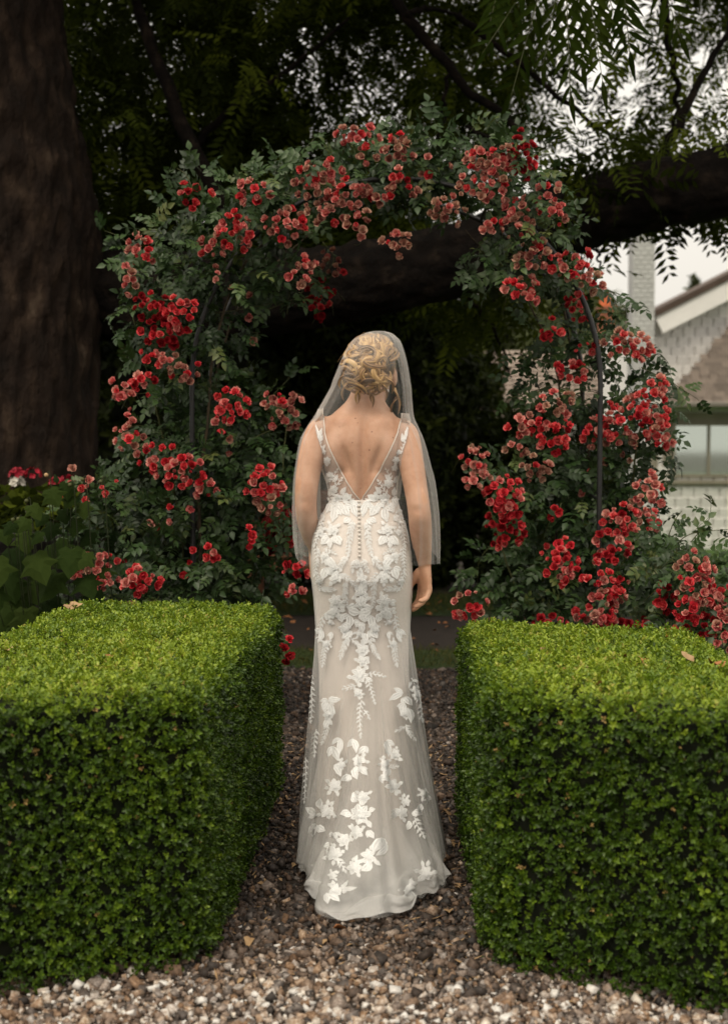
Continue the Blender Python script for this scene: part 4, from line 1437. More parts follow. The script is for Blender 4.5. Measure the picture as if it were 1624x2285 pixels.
os_me.materials.append(MATS['pale_shingle'])
orot = Matrix.Rotation(math.atan2(orz - oe, 1.7) + .06, 4, 'X')
rlen = math.hypot(1.7, orz - oe)
rows = int(rlen / .155)
for r in range(rows):
    t = r / rows
    x = ox0 + rs.uniform(0, .15)
    while x < ox0 + 3.6:
        o = obj('shingle', os_me, oroof)
        o.matrix_local = Matrix.Translation((x - o0[0], 1.7 * t + .08, oe + (orz - oe) * t + .05 - o0[2])) @ orot @ Matrix.Diagonal((rs.uniform(.8, 1.1), 1, 1, 1))
        x += .205
stack = empty('chimney_stack', at(1352, 900, OY + 1.2), 'red brick chimney stack with an orange clay pot', 'chimney')
s0 = np.array(stack.location)
sw = at(1366, 700, OY + 1.2).x - at(1334, 700, OY + 1.2).x
zb, zt = BASE, at(1350, 690, OY + 1.2).z
shaft = obj('shaft', box_mesh('shaft', sw - .02, .5, zt - zb, 0, (0, .25, zb - s0[2])), stack, 'red_brick')
sb_me = box_mesh('stack_brick', sw / 2 - .012, .02, .07, .003)
sb_me.materials.append(MATS['red_brick'])
z, row = at(1350, 790, OY + 1.2).z, 0
while z < zt - .09:
    for k in ((-.25, .25) if row % 2 == 0 else (-.375, 0, .375)):
        o = obj('brick', sb_me, shaft)
        o.matrix_local = Matrix.Translation((k * sw, -.004, z - s0[2])) @ Matrix.Diagonal((1 if row % 2 == 0 or k == 0 else .5, 1, 1, 1))
    z += .082
    row += 1
obj('cap', box_mesh('cap', sw + .08, .58, .07, .01, (0, .25, zt - s0[2])), stack, 'red_brick')
ph = at(1345, 655, OY + 1.2).z - zt
pot = tube('chimney_pot', [(-.02, .25, zt - s0[2] + .07), (-.02, .25, zt - s0[2] + .12), (-.02, .25, zt - s0[2] + ph - .06), (-.02, .25, zt - s0[2] + ph)], [.15, .135, .125, .15], 18, stack, 'terracotta')
tube('rain_cowl', [(-.02, .25, zt - s0[2] + ph), (-.02, .25, zt - s0[2] + ph + .05), (-.02, .25, zt - s0[2] + ph + .06), (-.02, .25, zt - s0[2] + ph + .10)], [.06, .06, .15, .03], 16, stack, 'black_steel')

# ================================================================== BENCH
by = 9.9
bx0 = at(548, 1300, by).x
bench = empty('wooden_bench', (bx0, by, 0), 'brown wooden garden bench half hidden behind the left rose', 'bench')


def bbox(name, x0, x1, y0, y1, z0, z1, bev=.006, parent=bench):
    return obj(name, box_mesh(name, x1 - x0, y1 - y0, z1 - z0, bev, ((x0 + x1) / 2, (y0 + y1) / 2, z0)), parent, 'bench_wood')


BW = 1.05
for x in (0.0, BW - .075):
    bbox('leg', x, x + .075, 0, .07, 0, .64)
    bbox('leg', x, x + .075, .50, .57, 0, .92)
    bbox('armrest', x - .01, x + .085, -.03, .50, .643, .68)
bbox('front_rail', .078, BW - .078, .008, .05, .36, .45)
for k in range(5):
    bbox('slat', .002, BW - .002, .01 + k * .098, .09 + k * .098, .453, .477)
bbox('top_rail', .078, BW - .078, .515, .555, .83, .91)
bbox('back_rail', .078, BW - .078, .515, .555, .50, .56)
for k in range(9):
    x = .10 + k * .098
    bbox('slat', x, x + .052, .524, .546, .562, .828, .004)

# ================================================================== PLANTER AND LEAFY PLANT
ppos = at(55, 1200, 7.6)
pot_o = empty('planter', (ppos.x, 7.6, 0), 'black tub planter at the far left, under the red and white flowers', 'planter')
prof = [(.20, 0), (.23, .02), (.30, .50), (.33, .76), (.36, .78), (.36, .84), (.33, .84), (.31, .78)]
rings = [np.array([(r * math.cos(a), r * math.sin(a), z) for a in np.linspace(0, 2 * PI, 32, endpoint=False)]) for r, z in prof]
V, F = loft(rings)
obj('tub', mesh_py('tub', V, F, True), pot_o, 'black_pot')
obj('soil_fill', mesh_py('soil_fill', [(.30 * math.cos(a), .30 * math.sin(a), .795) for a in np.linspace(0, 2 * PI, 24, endpoint=False)], [tuple(range(24))]), pot_o, 'soil')
mat_noise('flower_red', [(0.3, (0.22, 0.003, 0.014)), (0.7, (0.34, 0.008, 0.024))], 30, 0.6, tint=.2)
mat_noise('flower_white', [(0.3, (0.55, 0.50, 0.42)), (0.7, (0.70, 0.67, 0.6))], 30, 0.6, tint=.1)
ger = empty('geranium', (ppos.x, 7.6, .8), 'red and white bedding flowers growing in the black tub', 'flowers')
g0 = np.array(ger.location)
n = 420
u = unit_ball(n)
P = np.array((ppos.x, 7.55, .93)) + u * np.array([.42, .30, .13])
vl = [leaf_blade(.07, .034, 3, .15, .1) for _ in range(2)]
fo = obj('foliage', scatter(vl, P - g0, frames_yz(u + RNG.normal(0, .5, (n, 3)), RNG.normal(0, .4, (n, 3)) + (0, -.4, 1)), RNG.uniform(.7, 1.2, n), RNG.uniform(0, 1, n), .02, 'geranium_leaves'), ger, 'walnut_leaf')
fo['kind'] = 'stuff'


def floret_head(rs):
    parts = []
    for k in range(16):
        d = Vector((rs.gauss(0, 1), rs.gauss(0, 1), abs(rs.gauss(0, .8)) + .1)).normalized()
        for j in range(4):
            p = leaf_blade(.016, .008, 2, .1, -.1)
            M = Matrix.Translation(d * .03) @ d.to_track_quat('Z', 'Y').to_matrix().to_4x4() @ Matrix.Rotation(j * PI / 2 + rs.random(), 4, 'Z') @ Matrix.Rotation(.3, 4, 'X')
            parts.append(xf(p, M))
    return join_np(parts)


for i, (px, py, c) in enumerate(((40, 1062, 'r'), (75, 1062, 'r'), (38, 1080, 'w'), (128, 1082, 'r'), (150, 1078, 'r'))):
    V, F = floret_head(random.Random(i))
    o = obj('flower_head', mesh_np('flower_head', V, F, None), ger, 'flower_red' if c == 'r' else 'flower_white')
    o.location = Vector(np.array(at(px, py, 7.35)) - g0)
    o.scale = (1.25, 1.25, 1.25)


def lobed_leaf(size, rs):
    """broad leaf with five pointed lobes, rounded bottom; mesh fan with veins sunk"""
    pts = []
    lob = [(-150, .55), (-118, .62), (-95, .50), (-72, .92), (-50, .62), (-30, .72), (0, 1.12), (30, .72), (50, .62), (72, .92), (95, .50), (118, .62), (150, .55), (180, .28)]
    for a, r in lob:
        r *= size * rs.uniform(.93, 1.07)
        t = math.radians(a)
        pts.append((math.sin(t) * r, math.cos(t) * r + .35 * size, -.28 * r * abs(math.sin(t)) - .10 * r * max(0, math.cos(t)) + rs.uniform(-.03, .03) * size))
    V = [(0, .35 * size, .03 * size)]
    for p in pts:
        V.append(((p[0]) * .5, .35 * size + (p[1] - .35 * size) * .5, p[2] * .35 + .045 * size))
    V += pts
    m = len(pts)
    F = []
    for i in range(m):
        j = (i + 1) % m
        F.append((0, 1 + i, 1 + j))
        F.append((1 + i, 1 + m + i, 1 + m + j, 1 + j))
    return mesh_py('lobed_leaf', V, F)


lp_root = empty('anemone_plant', (at(80, 1400, 5.9).x, 5.95, 0), 'leafy plant with big lobed dark green leaves at far left', 'plant')
l0 = np.array(lp_root.location)
LB = [lobed_leaf(s, random.Random(i)) for i, s in enumerate((.100, .090, .080, .095, .058, .05))]
for me in LB:
    me.materials.append(MATS['vine_leaf'])
spots = [(30, 1235, 0), (75, 1250, 3), (120, 1225, 0), (160, 1235, 1), (195, 1245, 2), (20, 1290, 1), (70, 1310, 0), (130, 1290, 0), (185, 1300, 1), (215, 1330, 2), (15, 1350, 0), (60, 1370, 3), (110, 1350, 0), (160, 1370, 2),
         (-20, 1320, 0), (30, 1410, 1), (90, 1420, 3), (10, 1430, 2), (140, 1410, 1), (230, 1280, 4), (55, 1200, 2), (-10, 1260, 0), (100, 1275, 1), (45, 1330, 2), (200, 1370, 2),
         (110, 1105, 4), (100, 1160, 4), (140, 1150, 4), (90, 1200, 5), (120, 1180, 4), (160, 1120, 5), (30, 1180, 5), (60, 1170, 5), (185, 1135, 5), (150, 1090, 5), (10, 1195, 4), (70, 1140, 5), (205, 1200, 5), (170, 1170, 4)]
stm = []
for i, (px, py, k) in enumerate(spots):
    rr = random.Random(i)
    p = np.array(at(px, py - 14, 5.75 + rr.uniform(-.12, .35))) - l0
    o = obj('leaf', LB[k], lp_root)
    d = Vector((rr.uniform(-.6, .6), -.55 + rr.uniform(-.2, .2), -.75))
    R = frames_yz(np.array(d)[None], np.array([[rr.uniform(-.3, .3), -.8, .7]]))[0]
    M = Matrix(R).to_4x4() @ Matrix.Scale(rr.uniform(.9, 1.2), 4)
    M.translation = Vector(p)
    o.matrix_local = M
    q = np.array((p[0] * .6 + rr.uniform(-.05, .05), .1 + rr.uniform(-.1, .1), 0))
    stm.append((catmull([q, (p + q) / 2 + (0, .03, .06), p], 8), .0017))
bud = []
for px, py in ((104, 1060), (157, 1082), (185, 1070), (60, 1118), (62, 1142), (30, 1160), (42, 1158), (48, 1176), (225, 1075)):
    p = np.array(at(px, py, 5.85)) - l0
    stm.append((catmull([(p[0] + .03, .05, .3), p + (.02, .02, -.15), p + (.015, 0, .01), p], 9), .0022))
    t = np.linspace(0, PI, 6)
    tube('bud', [tuple(p + np.array((0, 0, -.009 * math.cos(a)))) for a in t], [.0015 + .008 * math.sin(a) for a in t], 8, lp_root, 'fallen_tan' if px == 104 else 'cane')
mat_noise('dark_stem', [(0.35, (0.012, 0.018, 0.005)), (0.7, (0.028, 0.036, 0.010))], 20, 0.7)
multi_tube('stems', stm, lp_root, 'dark_stem', 6)['kind'] = 'stuff'

# ================================================================== FALLEN LEAVES ON THE HEDGES AND PATH
def dry_leaf(L, rs):
    V, F = leaf_blade(L, L * .33, 5, rs.uniform(.3, .8), rs.uniform(-.5, .5))
    V = V + np.array([[rs.uniform(-.05, .05) * L for _ in range(3)] for _ in range(len(V))])
    return mesh_np('fallen_leaf', V, F, None, False)


FL = [(464, 1401, .71, .05, 'f', 'small orange fallen leaf near the far end of the left hedge top'), (360, 1404, .71, .05, 'f', 'thin reddish fallen leaf in the middle of the left hedge top'),
      (258, 1473, .725, .04, 'f', 'orange fallen leaf near the front of the left hedge top'), (188, 1463, .725, .055, 'f', 'long brown fallen leaf on the front left part of the left hedge'),
      (22, 1456, .73, .075, 't', 'large tan fallen leaf at the outer edge of the left hedge'), (180, 1350, .73, .09, 't', 'curled pale brown leaf on the far outer corner of the left hedge'),
      (155, 1362, .73, .08, 't', 'dark curled leaf hanging at the outer rim of the left hedge'), (1217, 1450, .715, .045, 't', 'small tan fallen leaf on the right hedge nearest the path'),
      (1384, 1469, .72, .05, 'f', 'curled brown fallen leaf in the middle of the right hedge top'), (1432, 1475, .72, .06, 'f', 'long orange fallen leaf right of centre on the right hedge'),
      (1586, 1486, .725, .10, 'f', 'large rust brown fallen leaf at the right rim of the right hedge'), (1548, 1480, .725, .06, 't', 'tan fallen leaf beside the large rust one on the right hedge'),
      (1268, 1499, .725, .035, 'f', 'dark red petal like leaf on the front of the right hedge top'), (1334, 1533, .735, .04, 'f', 'tiny orange fallen leaf at the front edge of the right hedge top'),
      (530, 1905, .012, .08, 'f', 'yellow brown fallen leaf on the gravel beside the left hedge foot'), (1000, 2040, .012, .06, 't', 'pale twiggy fallen leaf on the gravel near the right hedge foot'),
      (560, 2098, .012, .06, 't', 'pale dry leaf lying on the gravel in front of the train'), (745, 2075, .012, .06, 'f', 'brown fallen leaf just below the hem of the train')]
for i, (px, py, z, L, c, lab) in enumerate(FL):
    rr = random.Random(500 + i)
    p = on_plane(px, py, z)
    o = obj('fallen_leaf', dry_leaf(L * .72, rr), None, 'fallen' if c == 'f' else 'fallen_tan')
    o.location = (p.x, p.y, z + .006)
    o.rotation_euler = (rr.uniform(-.3, .3), rr.uniform(-.3, .3), rr.uniform(0, 6.28))
    tag(o, lab, 'leaf', 'fallen leaves')

# ================================================================== THE PERSON
BYY = 4.38
BO = np.array((at(808, 1960, BYY).x, BYY, 0.0))


def bl(px, py, y=0.0):
    """local point of the figure seen at (px, py), y metres in front of (+) or behind her middle plane"""
    return np.array(at(px, py, BYY + y)) - BO


def interp_tab(tab, z):
    t = np.array(sorted(tab))
    return [float(np.interp(z, t[:, 0], t[:, k])) for k in range(1, t.shape[1])]


# z, half width, back depth, front depth, y centre, x centre
TORSO = [(.70, .120, .08, .08, .0, .0), (.80, .124, .09, .085, .0, .0), (.88, .130, .105, .09, -.005, .0), (.95, .132, .108, .09, .0, .0), (1.03, .126, .09, .09, .003, .0), (1.10, .110, .075, .092, .008, .002), (1.166, .099, .073, .096, .012, .003),
         (1.22, .105, .082, .105, .012, .0), (1.28, .116, .090, .112, .012, -.002), (1.33, .124, .094, .112, .012, -.002), (1.375, .126, .090, .10, .015, -.002), (1.405, .114, .080, .085, .02, 0.0),
         (1.432, .096, .067, .066, .025, .003), (1.455, .068, .056, .056, .03, .007), (1.48, .052, .050, .050, .036, .012), (1.53, .048, .048, .048, .046, .02), (1.58, .046, .046, .046, .056, .026)]


def sring(z, a, bb, bf, yc, xc, n=44, p=2.25):
    t = np.linspace(0, 2 * PI, n, endpoint=False)
    c, s = np.cos(t), np.sin(t)
    x = xc + a * np.sign(c) * np.abs(c) ** (2 / p)
    y = yc + np.where(s < 0, bb, bf) * np.sign(s) * np.abs(s) ** (2 / p)
    return np.stack([x, y, np.full(n, z)], 1)


BV, BF_ = [], []


def add_body(V, F):
    off = len(BV)
    BV.extend(tuple(v) for v in V)
    BF_.extend(tuple(i + off for i in f) for f in F)


zs = np.concatenate([np.linspace(.70, 1.37, 34), np.linspace(1.38, 1.58, 24)])
tt = np.array(sorted(TORSO))
sm = []
for k in range(1, 6):
    v = np.interp(zs, tt[:, 0], tt[:, k])
    v = np.convolve(np.pad(v, 2, mode='edge'), np.ones(5) / 5, 'valid')
    sm.append(v)
add_body(*loft([sring(z, *[s[i] for s in sm]) for i, z in enumerate(zs)]))
# legs
for s in (-1, 1):
    path = catmull([(s * .062, -.01, .80), (s * .068, .0, .62), (s * .078, .005, .46), (s * .075, -.01, .30), (s * .072, .0, .10), (s * .072, .01, .055)], 24)
    add_body(*loft(tube_rings(path, np.interp(np.linspace(0, 1, 24), [0, .3, .5, .7, .93, 1], [.066, .060, .050, .050, .035, .036]), 20)))
    foot = catmull([(s * .072, -.045, .04), (s * .074, .03, .045), (s * .08, .11, .03), (s * .083, .16, .022)], 12)
    add_body(*loft(tube_rings(foot, np.interp(np.linspace(0, 1, 12), [0, .3, .7, 1], [.026, .034, .034, .014]), 14)))
# arms
ARM_R = [(.090, .02, 1.372, .045), (.112, .014, 1.372, .045), (.131, .004, 1.362, .0435), (.142, -.012, 1.322, .043), (.155, -.042, 1.255, .0405), (.167, -.068, 1.186, .0375), (.1745, -.076, 1.135, .037),
         (.1785, -.060, 1.09, .0372), (.1825, -.038, 1.045, .034), (.189, -.016, .998, .0265), (.1935, -.004, .962, .021)]
ARM_L = [(-.090, .02, 1.378, .045), (-.112, .014, 1.378, .045), (-.131, .004, 1.370, .0435), (-.149, -.012, 1.322, .043), (-.163, -.032, 1.255, .0405), (-.170, -.048, 1.186, .037), (-.170, -.036, 1.125, .0355),
         (-.164, .015, 1.075, .034), (-.158, .070, 1.035, .028), (-.155, .105, 1.01, .022), (-.154, .125, .995, .020)]
for A in (ARM_R, ARM_L):
    c = catmull(A, 46)
    c[:, 3] *= np.interp(np.linspace(0, 1, 46), [0, .2, .4, 1], [1, 1, .95, .95])
    add_body(*loft(tube_rings(c[:, :3], c[:, 3], 22)))


def hand(wr, D, N, side):
    """D: wrist to knuckles, N: the way the palm faces; side: +1 thumb leaves along -A"""
    D = np.array(D, float); D /= np.linalg.norm(D)
    N = np.array(N, float); N -= D * N.dot(D); N /= np.linalg.norm(N)
    A = np.cross(D, N) * side
    rings = []
    for t, w, th in ((-.014, .019, .0185), (.0, .021, .0185), (.02, .030, .0165), (.045, .037, .0145), (.068, .0395, .0125), (.084, .037, .010), (.090, .030, .006)):
        c = wr + D * t + N * .05 * t
        ang = np.linspace(0, 2 * PI, 20, endpoint=False)
        rings.append(c + np.cos(ang)[:, None] * w * A + np.sin(ang)[:, None] * th * N)
    add_body(*loft(rings))
    # thumb mound
    t0 = wr + D * .018 - A * .016 + N * .008
    path = catmull([t0, t0 + D * .020 - A * .012 + N * .014, t0 + D * .040 - A * .018 + N * .027, t0 + D * .060 - A * .020 + N * .034, t0 + D * .080 - A * .020 + N * .038], 14)
    add_body(*loft(tube_rings(path, np.interp(np.linspace(0, 1, 14), [0, .3, .7, 1], [.016, .014, .0098, .0065]), 14)))
    for i, (ln, curl, sp) in enumerate(((.072, (12, 26, 16), -.12), (.078, (16, 32, 18), -.03), (.072, (22, 38, 20), .05), (.056, (30, 40, 22), .14))):
        b = wr + D * (.080 - .004 * abs(i - 1.2)) + A * (i - 1.5) * .0205 + N * .004
        d = D + A * sp
        d /= np.linalg.norm(d)
        pts = [b - d * .012, b]
        a = 0
        for L, cu in zip((.47, .30, .23), curl):
            a += math.radians(cu)
            b = b + (d * math.cos(a) + N * math.sin(a)) * ln * L
            pts.append(b)
        path = catmull(pts, 16)
        add_body(*loft(tube_rings(path, np.interp(np.linspace(0, 1, 16), [0, .35, .6, .85, 1], [.0100, .0094, .0086, .0078, .005]), 12)))


hand(np.array(ARM_R[-1][:3]), (.05, .03, -1), (-.90, -.44, 0), -1)
hand(np.array(ARM_L[-1][:3]), (.05, .35, -.9), (.85, -.4, -.2), 1)
# head, bowed forward
HC = np.array((.028, .072, 1.560))
HT = Matrix.Rotation(math.radians(-16), 3, 'X')
HTn = np.array(HT)


def add_ball(c, r, n=18, m=12):
    rings = []
    for a in np.linspace(.05, PI - .05, m):
        b = np.linspace(0, 2 * PI, n, endpoint=False)
        loc = np.stack([np.sin(a) * np.cos(b) * r[0], np.sin(a) * np.sin(b) * r[1], np.full(n, np.cos(a)) * r[2]], 1) + np.array(c)
        rings.append(loc @ HTn.T + HC)
    V, F = loft(rings)
    add_body(V, F)


add_ball((0, -.01, .018), (.071, .088, .086), 32, 20)
add_ball((0, .022, -.035), (.056, .066, .078), 28, 18)       # jaw and face
add_ball((0, .066, -.098), (.022, .018, .016))               # chin
add_ball((0, .093, -.028), (.0105, .016, .026))              # nose
add_ball((0, .098, -.042), (.013, .013, .009))
add_ball((0, .086, -.071), (.021, .010, .0065))              # lips
add_ball((0, .083, -.081), (.019, .010, .006))
for s in (-1, 1):
    add_ball((s * .03, .074, .012), (.024, .010, .007))      # brow
    add_ball((s * .036, .060, -.040), (.020, .018, .020))    # cheek
    add_ball((s * .071, .0, -.018), (.009, .018, .031))      # ear

m_, n_, l_ = new_mat('skin')
o_ = n_.new('ShaderNodeOutputMaterial')
p_ = n_.new('ShaderNodeBsdfPrincipled')
t_ = n_.new('ShaderNodeTexCoord')
z_ = n_.new('ShaderNodeTexNoise'); z_.inputs['Scale'].default_value = 16; z_.inputs['Detail'].default_value = 9; z_.inputs['Roughness'].default_value = .65
l_.new(t_.outputs['Object'], z_.inputs['Vector'])
r_ = ramp(n_, [(0.28, (0.40, 0.20, 0.115)), (0.5, (0.51, 0.285, 0.18)), (0.72, (0.59, 0.355, 0.245))])
l_.new(z_.outputs['Fac'], r_.inputs['Fac'])
col_ = r_.outputs['Color']
MOLES = [(615, 806, 3.2), (740, 907, 3.4), (722, 1044, 4.0), (595, 988, 3.0), (898, 951, 3.2), (633, 840, 2.2), (655, 1332, 2.4), (497, 870, 2.4), (580, 1063, 1.8), (655, 1086, 1.8)]
for zx, zy, rad in MOLES:
    q = bl(613.7 + zx * .293, 697.4 + zy * .293)
    sub = n_.new('ShaderNodeVectorMath'); sub.operation = 'MULTIPLY'
    sub.inputs[1].default_value = (1, 0, 1)
    l_.new(t_.outputs['Object'], sub.inputs[0])
    ds = n_.new('ShaderNodeVectorMath'); ds.operation = 'DISTANCE'
    ds.inputs[1].default_value = (q[0], 0, q[2])
    l_.new(sub.outputs['Vector'], ds.inputs[0])
    lt = n_.new('ShaderNodeMapRange')
    lt.inputs['From Min'].default_value = rad * .0006
    lt.inputs['From Max'].default_value = rad * .0008
    lt.inputs['To Min'].default_value = 0.75
    lt.inputs['To Max'].default_value = 0.0
    l_.new(ds.outputs['Value'], lt.inputs['Value'])
    mx_ = n_.new('ShaderNodeMix'); mx_.data_type = 'RGBA'
    l_.new(lt.outputs['Result'], mx_.inputs['Factor'])
    l_.new(col_, mx_.inputs['A'])
    mx_.inputs['B'].default_value = (.16, .055, .03, 1)
    col_ = mx_.outputs['Result']
l_.new(col_, p_.inputs['Base Color'])
p_.inputs['Roughness'].default_value = 0.52
p_.inputs['Specular IOR Level'].default_value = 0.35
p_.inputs['Subsurface Weight'].default_value = 0.12
p_.inputs['Subsurface Radius'].default_value = (1.0, 0.35, 0.2)
p_.inputs['Subsurface Scale'].default_value = 0.012
b_ = n_.new('ShaderNodeBump'); b_.inputs['Strength'].default_value = .06; b_.inputs['Distance'].default_value = .001
nb_ = n_.new('ShaderNodeTexNoise'); nb_.inputs['Scale'].default_value = 420
l_.new(t_.outputs['Object'], nb_.inputs['Vector']); l_.new(nb_.outputs['Fac'], b_.inputs['Height']); l_.new(b_.outputs['Normal'], p_.inputs['Normal'])
l_.new(p_.outputs['BSDF'], o_.inputs['Surface'])

raw = mesh_py('body_raw', BV, BF_)
tmp = obj('body_tmp', raw)
md = tmp.modifiers.new('remesh', 'REMESH')
md.mode = 'VOXEL'
md.voxel_size = 0.0042
dg = bpy.context.evaluated_depsgraph_get()
body_me = bpy.data.meshes.new_from_object(tmp.evaluated_get(dg))
bpy.data.objects.remove(tmp)
# relax, then model the back
nv = len(body_me.vertices)
co = np.empty(nv * 3, dtype=np.float32)
body_me.vertices.foreach_get('co', co)
co = co.reshape(-1, 3).astype(float)
ed = np.empty(len(body_me.edges) * 2, dtype=np.int32)
body_me.edges.foreach_get('vertices', ed)
ed = ed.reshape(-1, 2)
deg = np.bincount(ed.ravel(), minlength=nv).astype(float)[:, None]


def relax(co, it, w):
    for _ in range(it):
        acc = np.zeros_like(co)
        np.add.at(acc, ed[:, 0], co[ed[:, 1]])
        np.add.at(acc, ed[:, 1], co[ed[:, 0]])
        co = co + (acc / deg - co) * w
    return co


hand_w = np.where(co[:, 2] < .99, .35, 1.0)[:, None] * np.where((np.abs(co[:, 0]) > .13) & (co[:, 2] < 1.0), 1, 1.0)[:, None]
co = relax(co, 3, .5 * hand_w)
big = (co[:, 2] > 1.02)[:, None] * np.clip((1.52 - co[:, 2]) / .05, 0, 1)[:, None]
co = relax(co, 9, .5 * big)
body_me.vertices.foreach_set('co', co.astype(np.float32).ravel())
body_me.update()
nr = np.empty(nv * 3, dtype=np.float32)
body_me.vertices.foreach_get('normal', nr)
nr = nr.reshape(-1, 3)
X, Y, Z = co[:, 0], co[:, 1], co[:, 2]


def gs(v, c, s):
    return np.exp(-((v - c) / s) ** 2)


backf = np.clip(-nr[:, 1] * 1.4, 0, 1)
tors = np.clip((1.50 - Z) / .04, 0, 1) * np.clip((Z - 1.05) / .06, 0, 1) * (np.abs(X) < .135)
spx = .002 + .006 * np.clip((Z - 1.2) / .25, 0, 1)
disp = -.0060 * gs(X, spx, .014) * np.clip((1.43 - Z) / .05, 0, 1)                        # spine furrow
disp += .0030 * (gs(X, spx + .035, .022) + gs(X, spx - .035, .022)) * gs(Z, 1.20, .09)   # muscles beside it
for s in (-1, 1):
    c = s * .078
    disp += .0085 * gs(X, c, .036) * gs(Z, 1.325, .055)                                    # shoulder blade
    disp -= .0065 * gs(X - s * .30 * (Z - 1.30), s * .048, .013) * gs(Z, 1.285, .055)          # its inner edge
    disp -= .0045 * gs(X, s * .072, .03) * gs(Z, 1.252, .016)                               # below it
    disp += .0035 * gs(X, s * .06, .03) * gs(Z, 1.405, .02)                                # upper ridge
disp *= 2.3 * backf * tors
# elbow dimples
for ex, ez in ((.172, 1.135), (-.173, 1.158)):
    disp -= .0028 * gs(X, ex - .004, .016) * gs(Z, ez + .004, .012) * backf
    disp += .0016 * gs(X, ex + .006, .018) * gs(Z, ez - .020, .018) * backf
co = co + nr * disp[:, None]
body_me.vertices.foreach_set('co', co.astype(np.float32).ravel())
body_me.polygons.foreach_set('use_smooth', np.ones(len(body_me.polygons), dtype=bool))
body_me.update()
body_me.materials.clear()
body_me.materials.append(MATS['skin'])
body_me.name = 'person'
person = obj('person', body_me)
person.location = BO
tag(person, 'person in a white lace gown and short veil walking away towards the arch', 'person')
for s in (-1, 1):
    e = np.array((s * .031, .078, -.010)) @ HTn.T + HC
    t = np.linspace(.1, PI - .1, 8)
    tube('eye', [tuple(e + np.array((0, -.011 * math.cos(a), 0))) for a in t], [.012 * math.sin(a) for a in t], 12, person, 'white_board')

# ------------------------------------------------------------------ gown materials
mat_noise('satin', [(0.3, (0.65, 0.58, 0.525)), (0.7, (0.71, 0.64, 0.585))], 5, 0.6, 0.12, 6, bump_scale=500, dist=.0006, spec=.25, sheen=.2)
mat_noise('lace', [(0.3, (0.83, 0.83, 0.82)), (0.7, (0.90, 0.90, 0.89))], 200, 0.62, 0.9, 4, bump_scale=700, dist=.0012, spec=.35)
_n, _l = MATS['lace'].node_tree.nodes, MATS['lace'].node_tree.links      # open net between the corded rims and veins
_p = [x for x in _n if x.type == 'BSDF_PRINCIPLED'][0]
_a = _n.new('ShaderNodeAttribute'); _a.attribute_name = 'tint'
_l.new(_a.outputs['Fac'], _p.inputs['Alpha'])
mat_noise('button_satin', [(0.3, (0.62, 0.57, 0.52)), (0.7, (0.68, 0.63, 0.57))], 60, 0.4)
mat_noise('pearl', [(0.3, (0.75, 0.72, 0.68)), (0.7, (0.85, 0.82, 0.78))], 60, 0.15, spec=.8)
mat_sheer('tulle', (.84, .83, .81), .13, .55)
mat_sheer('tulle_under', (.84, .83, .81), .22, .6, fade=True)
mat_sheer('train_net', (.88, .87, .85), .62, .9, fade=True)
mat_sheer('bodice_net', (.80, .74, .68), .36, .50)
mat_sheer('veil_net', (.86, .85, .82), .036, .42)

# ------------------------------------------------------------------ gown: lining from waist to floor
GOWN = [(1113, 736, 887, .086, .108, .012), (1122, 733, 889, .088, .11, .011), (1150, 716, 898, .10, .112, .008), (1200, 700, 910, .122, .112, .002), (1245, 696, 916, .143, .112, -.002), (1285, 697, 918, .148, .112, -.003), (1330, 702, 917, .138, .11, 0),
        (1370, 705, 914, .122, .11, 0), (1420, 708, 911, .110, .11, 0), (1500, 712, 912, .108, .115, 0), (1600, 712, 917, .115, .125, 0), (1700, 709, 924, .128, .13, 0), (1850, 706, 934, .175, .14, 0), (1935, 708, 934, .25, .14, 0), (1950, 708, 936, .31, .14, 0)]
gz = np.array([bl(800, r[0])[2] for r in GOWN])
g_tab = np.array([(z, (bl(r[2], r[0])[0] - bl(r[1], r[0])[0]) / 2, r[3], r[4], r[5], (bl(r[2], r[0])[0] + bl(r[1], r[0])[0]) / 2) for z, r in zip(gz, GOWN)])
g_tab = g_tab[np.argsort(g_tab[:, 0])]
NG = 120


def gown_ring(z, off=0.0):
    a, bb, bf, yc, xc = [float(np.interp(z, g_tab[:, 0], g_tab[:, k])) for k in range(1, 6)]
    r = sring(z, a + off, bb + off, bf + off, yc, xc, NG, 2.2)
    t = np.linspace(0, 2 * PI, NG, endpoint=False)
    # seat: a soft cleft and fullness, then gentle folds towards the floor
    k = np.exp(-((z - .93) / .09) ** 2)
    back = np.clip(-np.sin(t), 0, 1) ** 2
    r[:, 1] += k * back * (.010 * np.exp(-((r[:, 0] - xc) / .022) ** 2) - .006 * (np.exp(-((r[:, 0] - xc - .065) / .05) ** 2) + np.exp(-((r[:, 0] - xc + .065) / .05) ** 2)))
    f = np.clip((.62 - z) / .62, 0, 1)
    w = f * (.010 * np.sin(7 * t + 1.0 + 2 * z) + .007 * np.sin(13 * t + 4 * z))
    nx, ny = np.cos(t), np.sin(t)
    r[:, 0] += w * nx
    r[:, 1] += w * ny
    return r


gzs = np.concatenate([np.linspace(gz.max(), .70, 60), np.linspace(.69, .022, 50)])
gr = [gown_ring(z) for z in gzs]
for _ in range(2):                                    # smooth profile
    gr = [gr[0]] + [(gr[i - 1] + 2 * gr[i] + gr[i + 1]) / 4 for i in range(1, len(gr) - 1)] + [gr[-1]]
V, F = loft(gr, cap=False)
dress = obj('dress', mesh_py('dress_lining', V, F, True), person, 'satin')
dress_VF = (np.array(V), F)

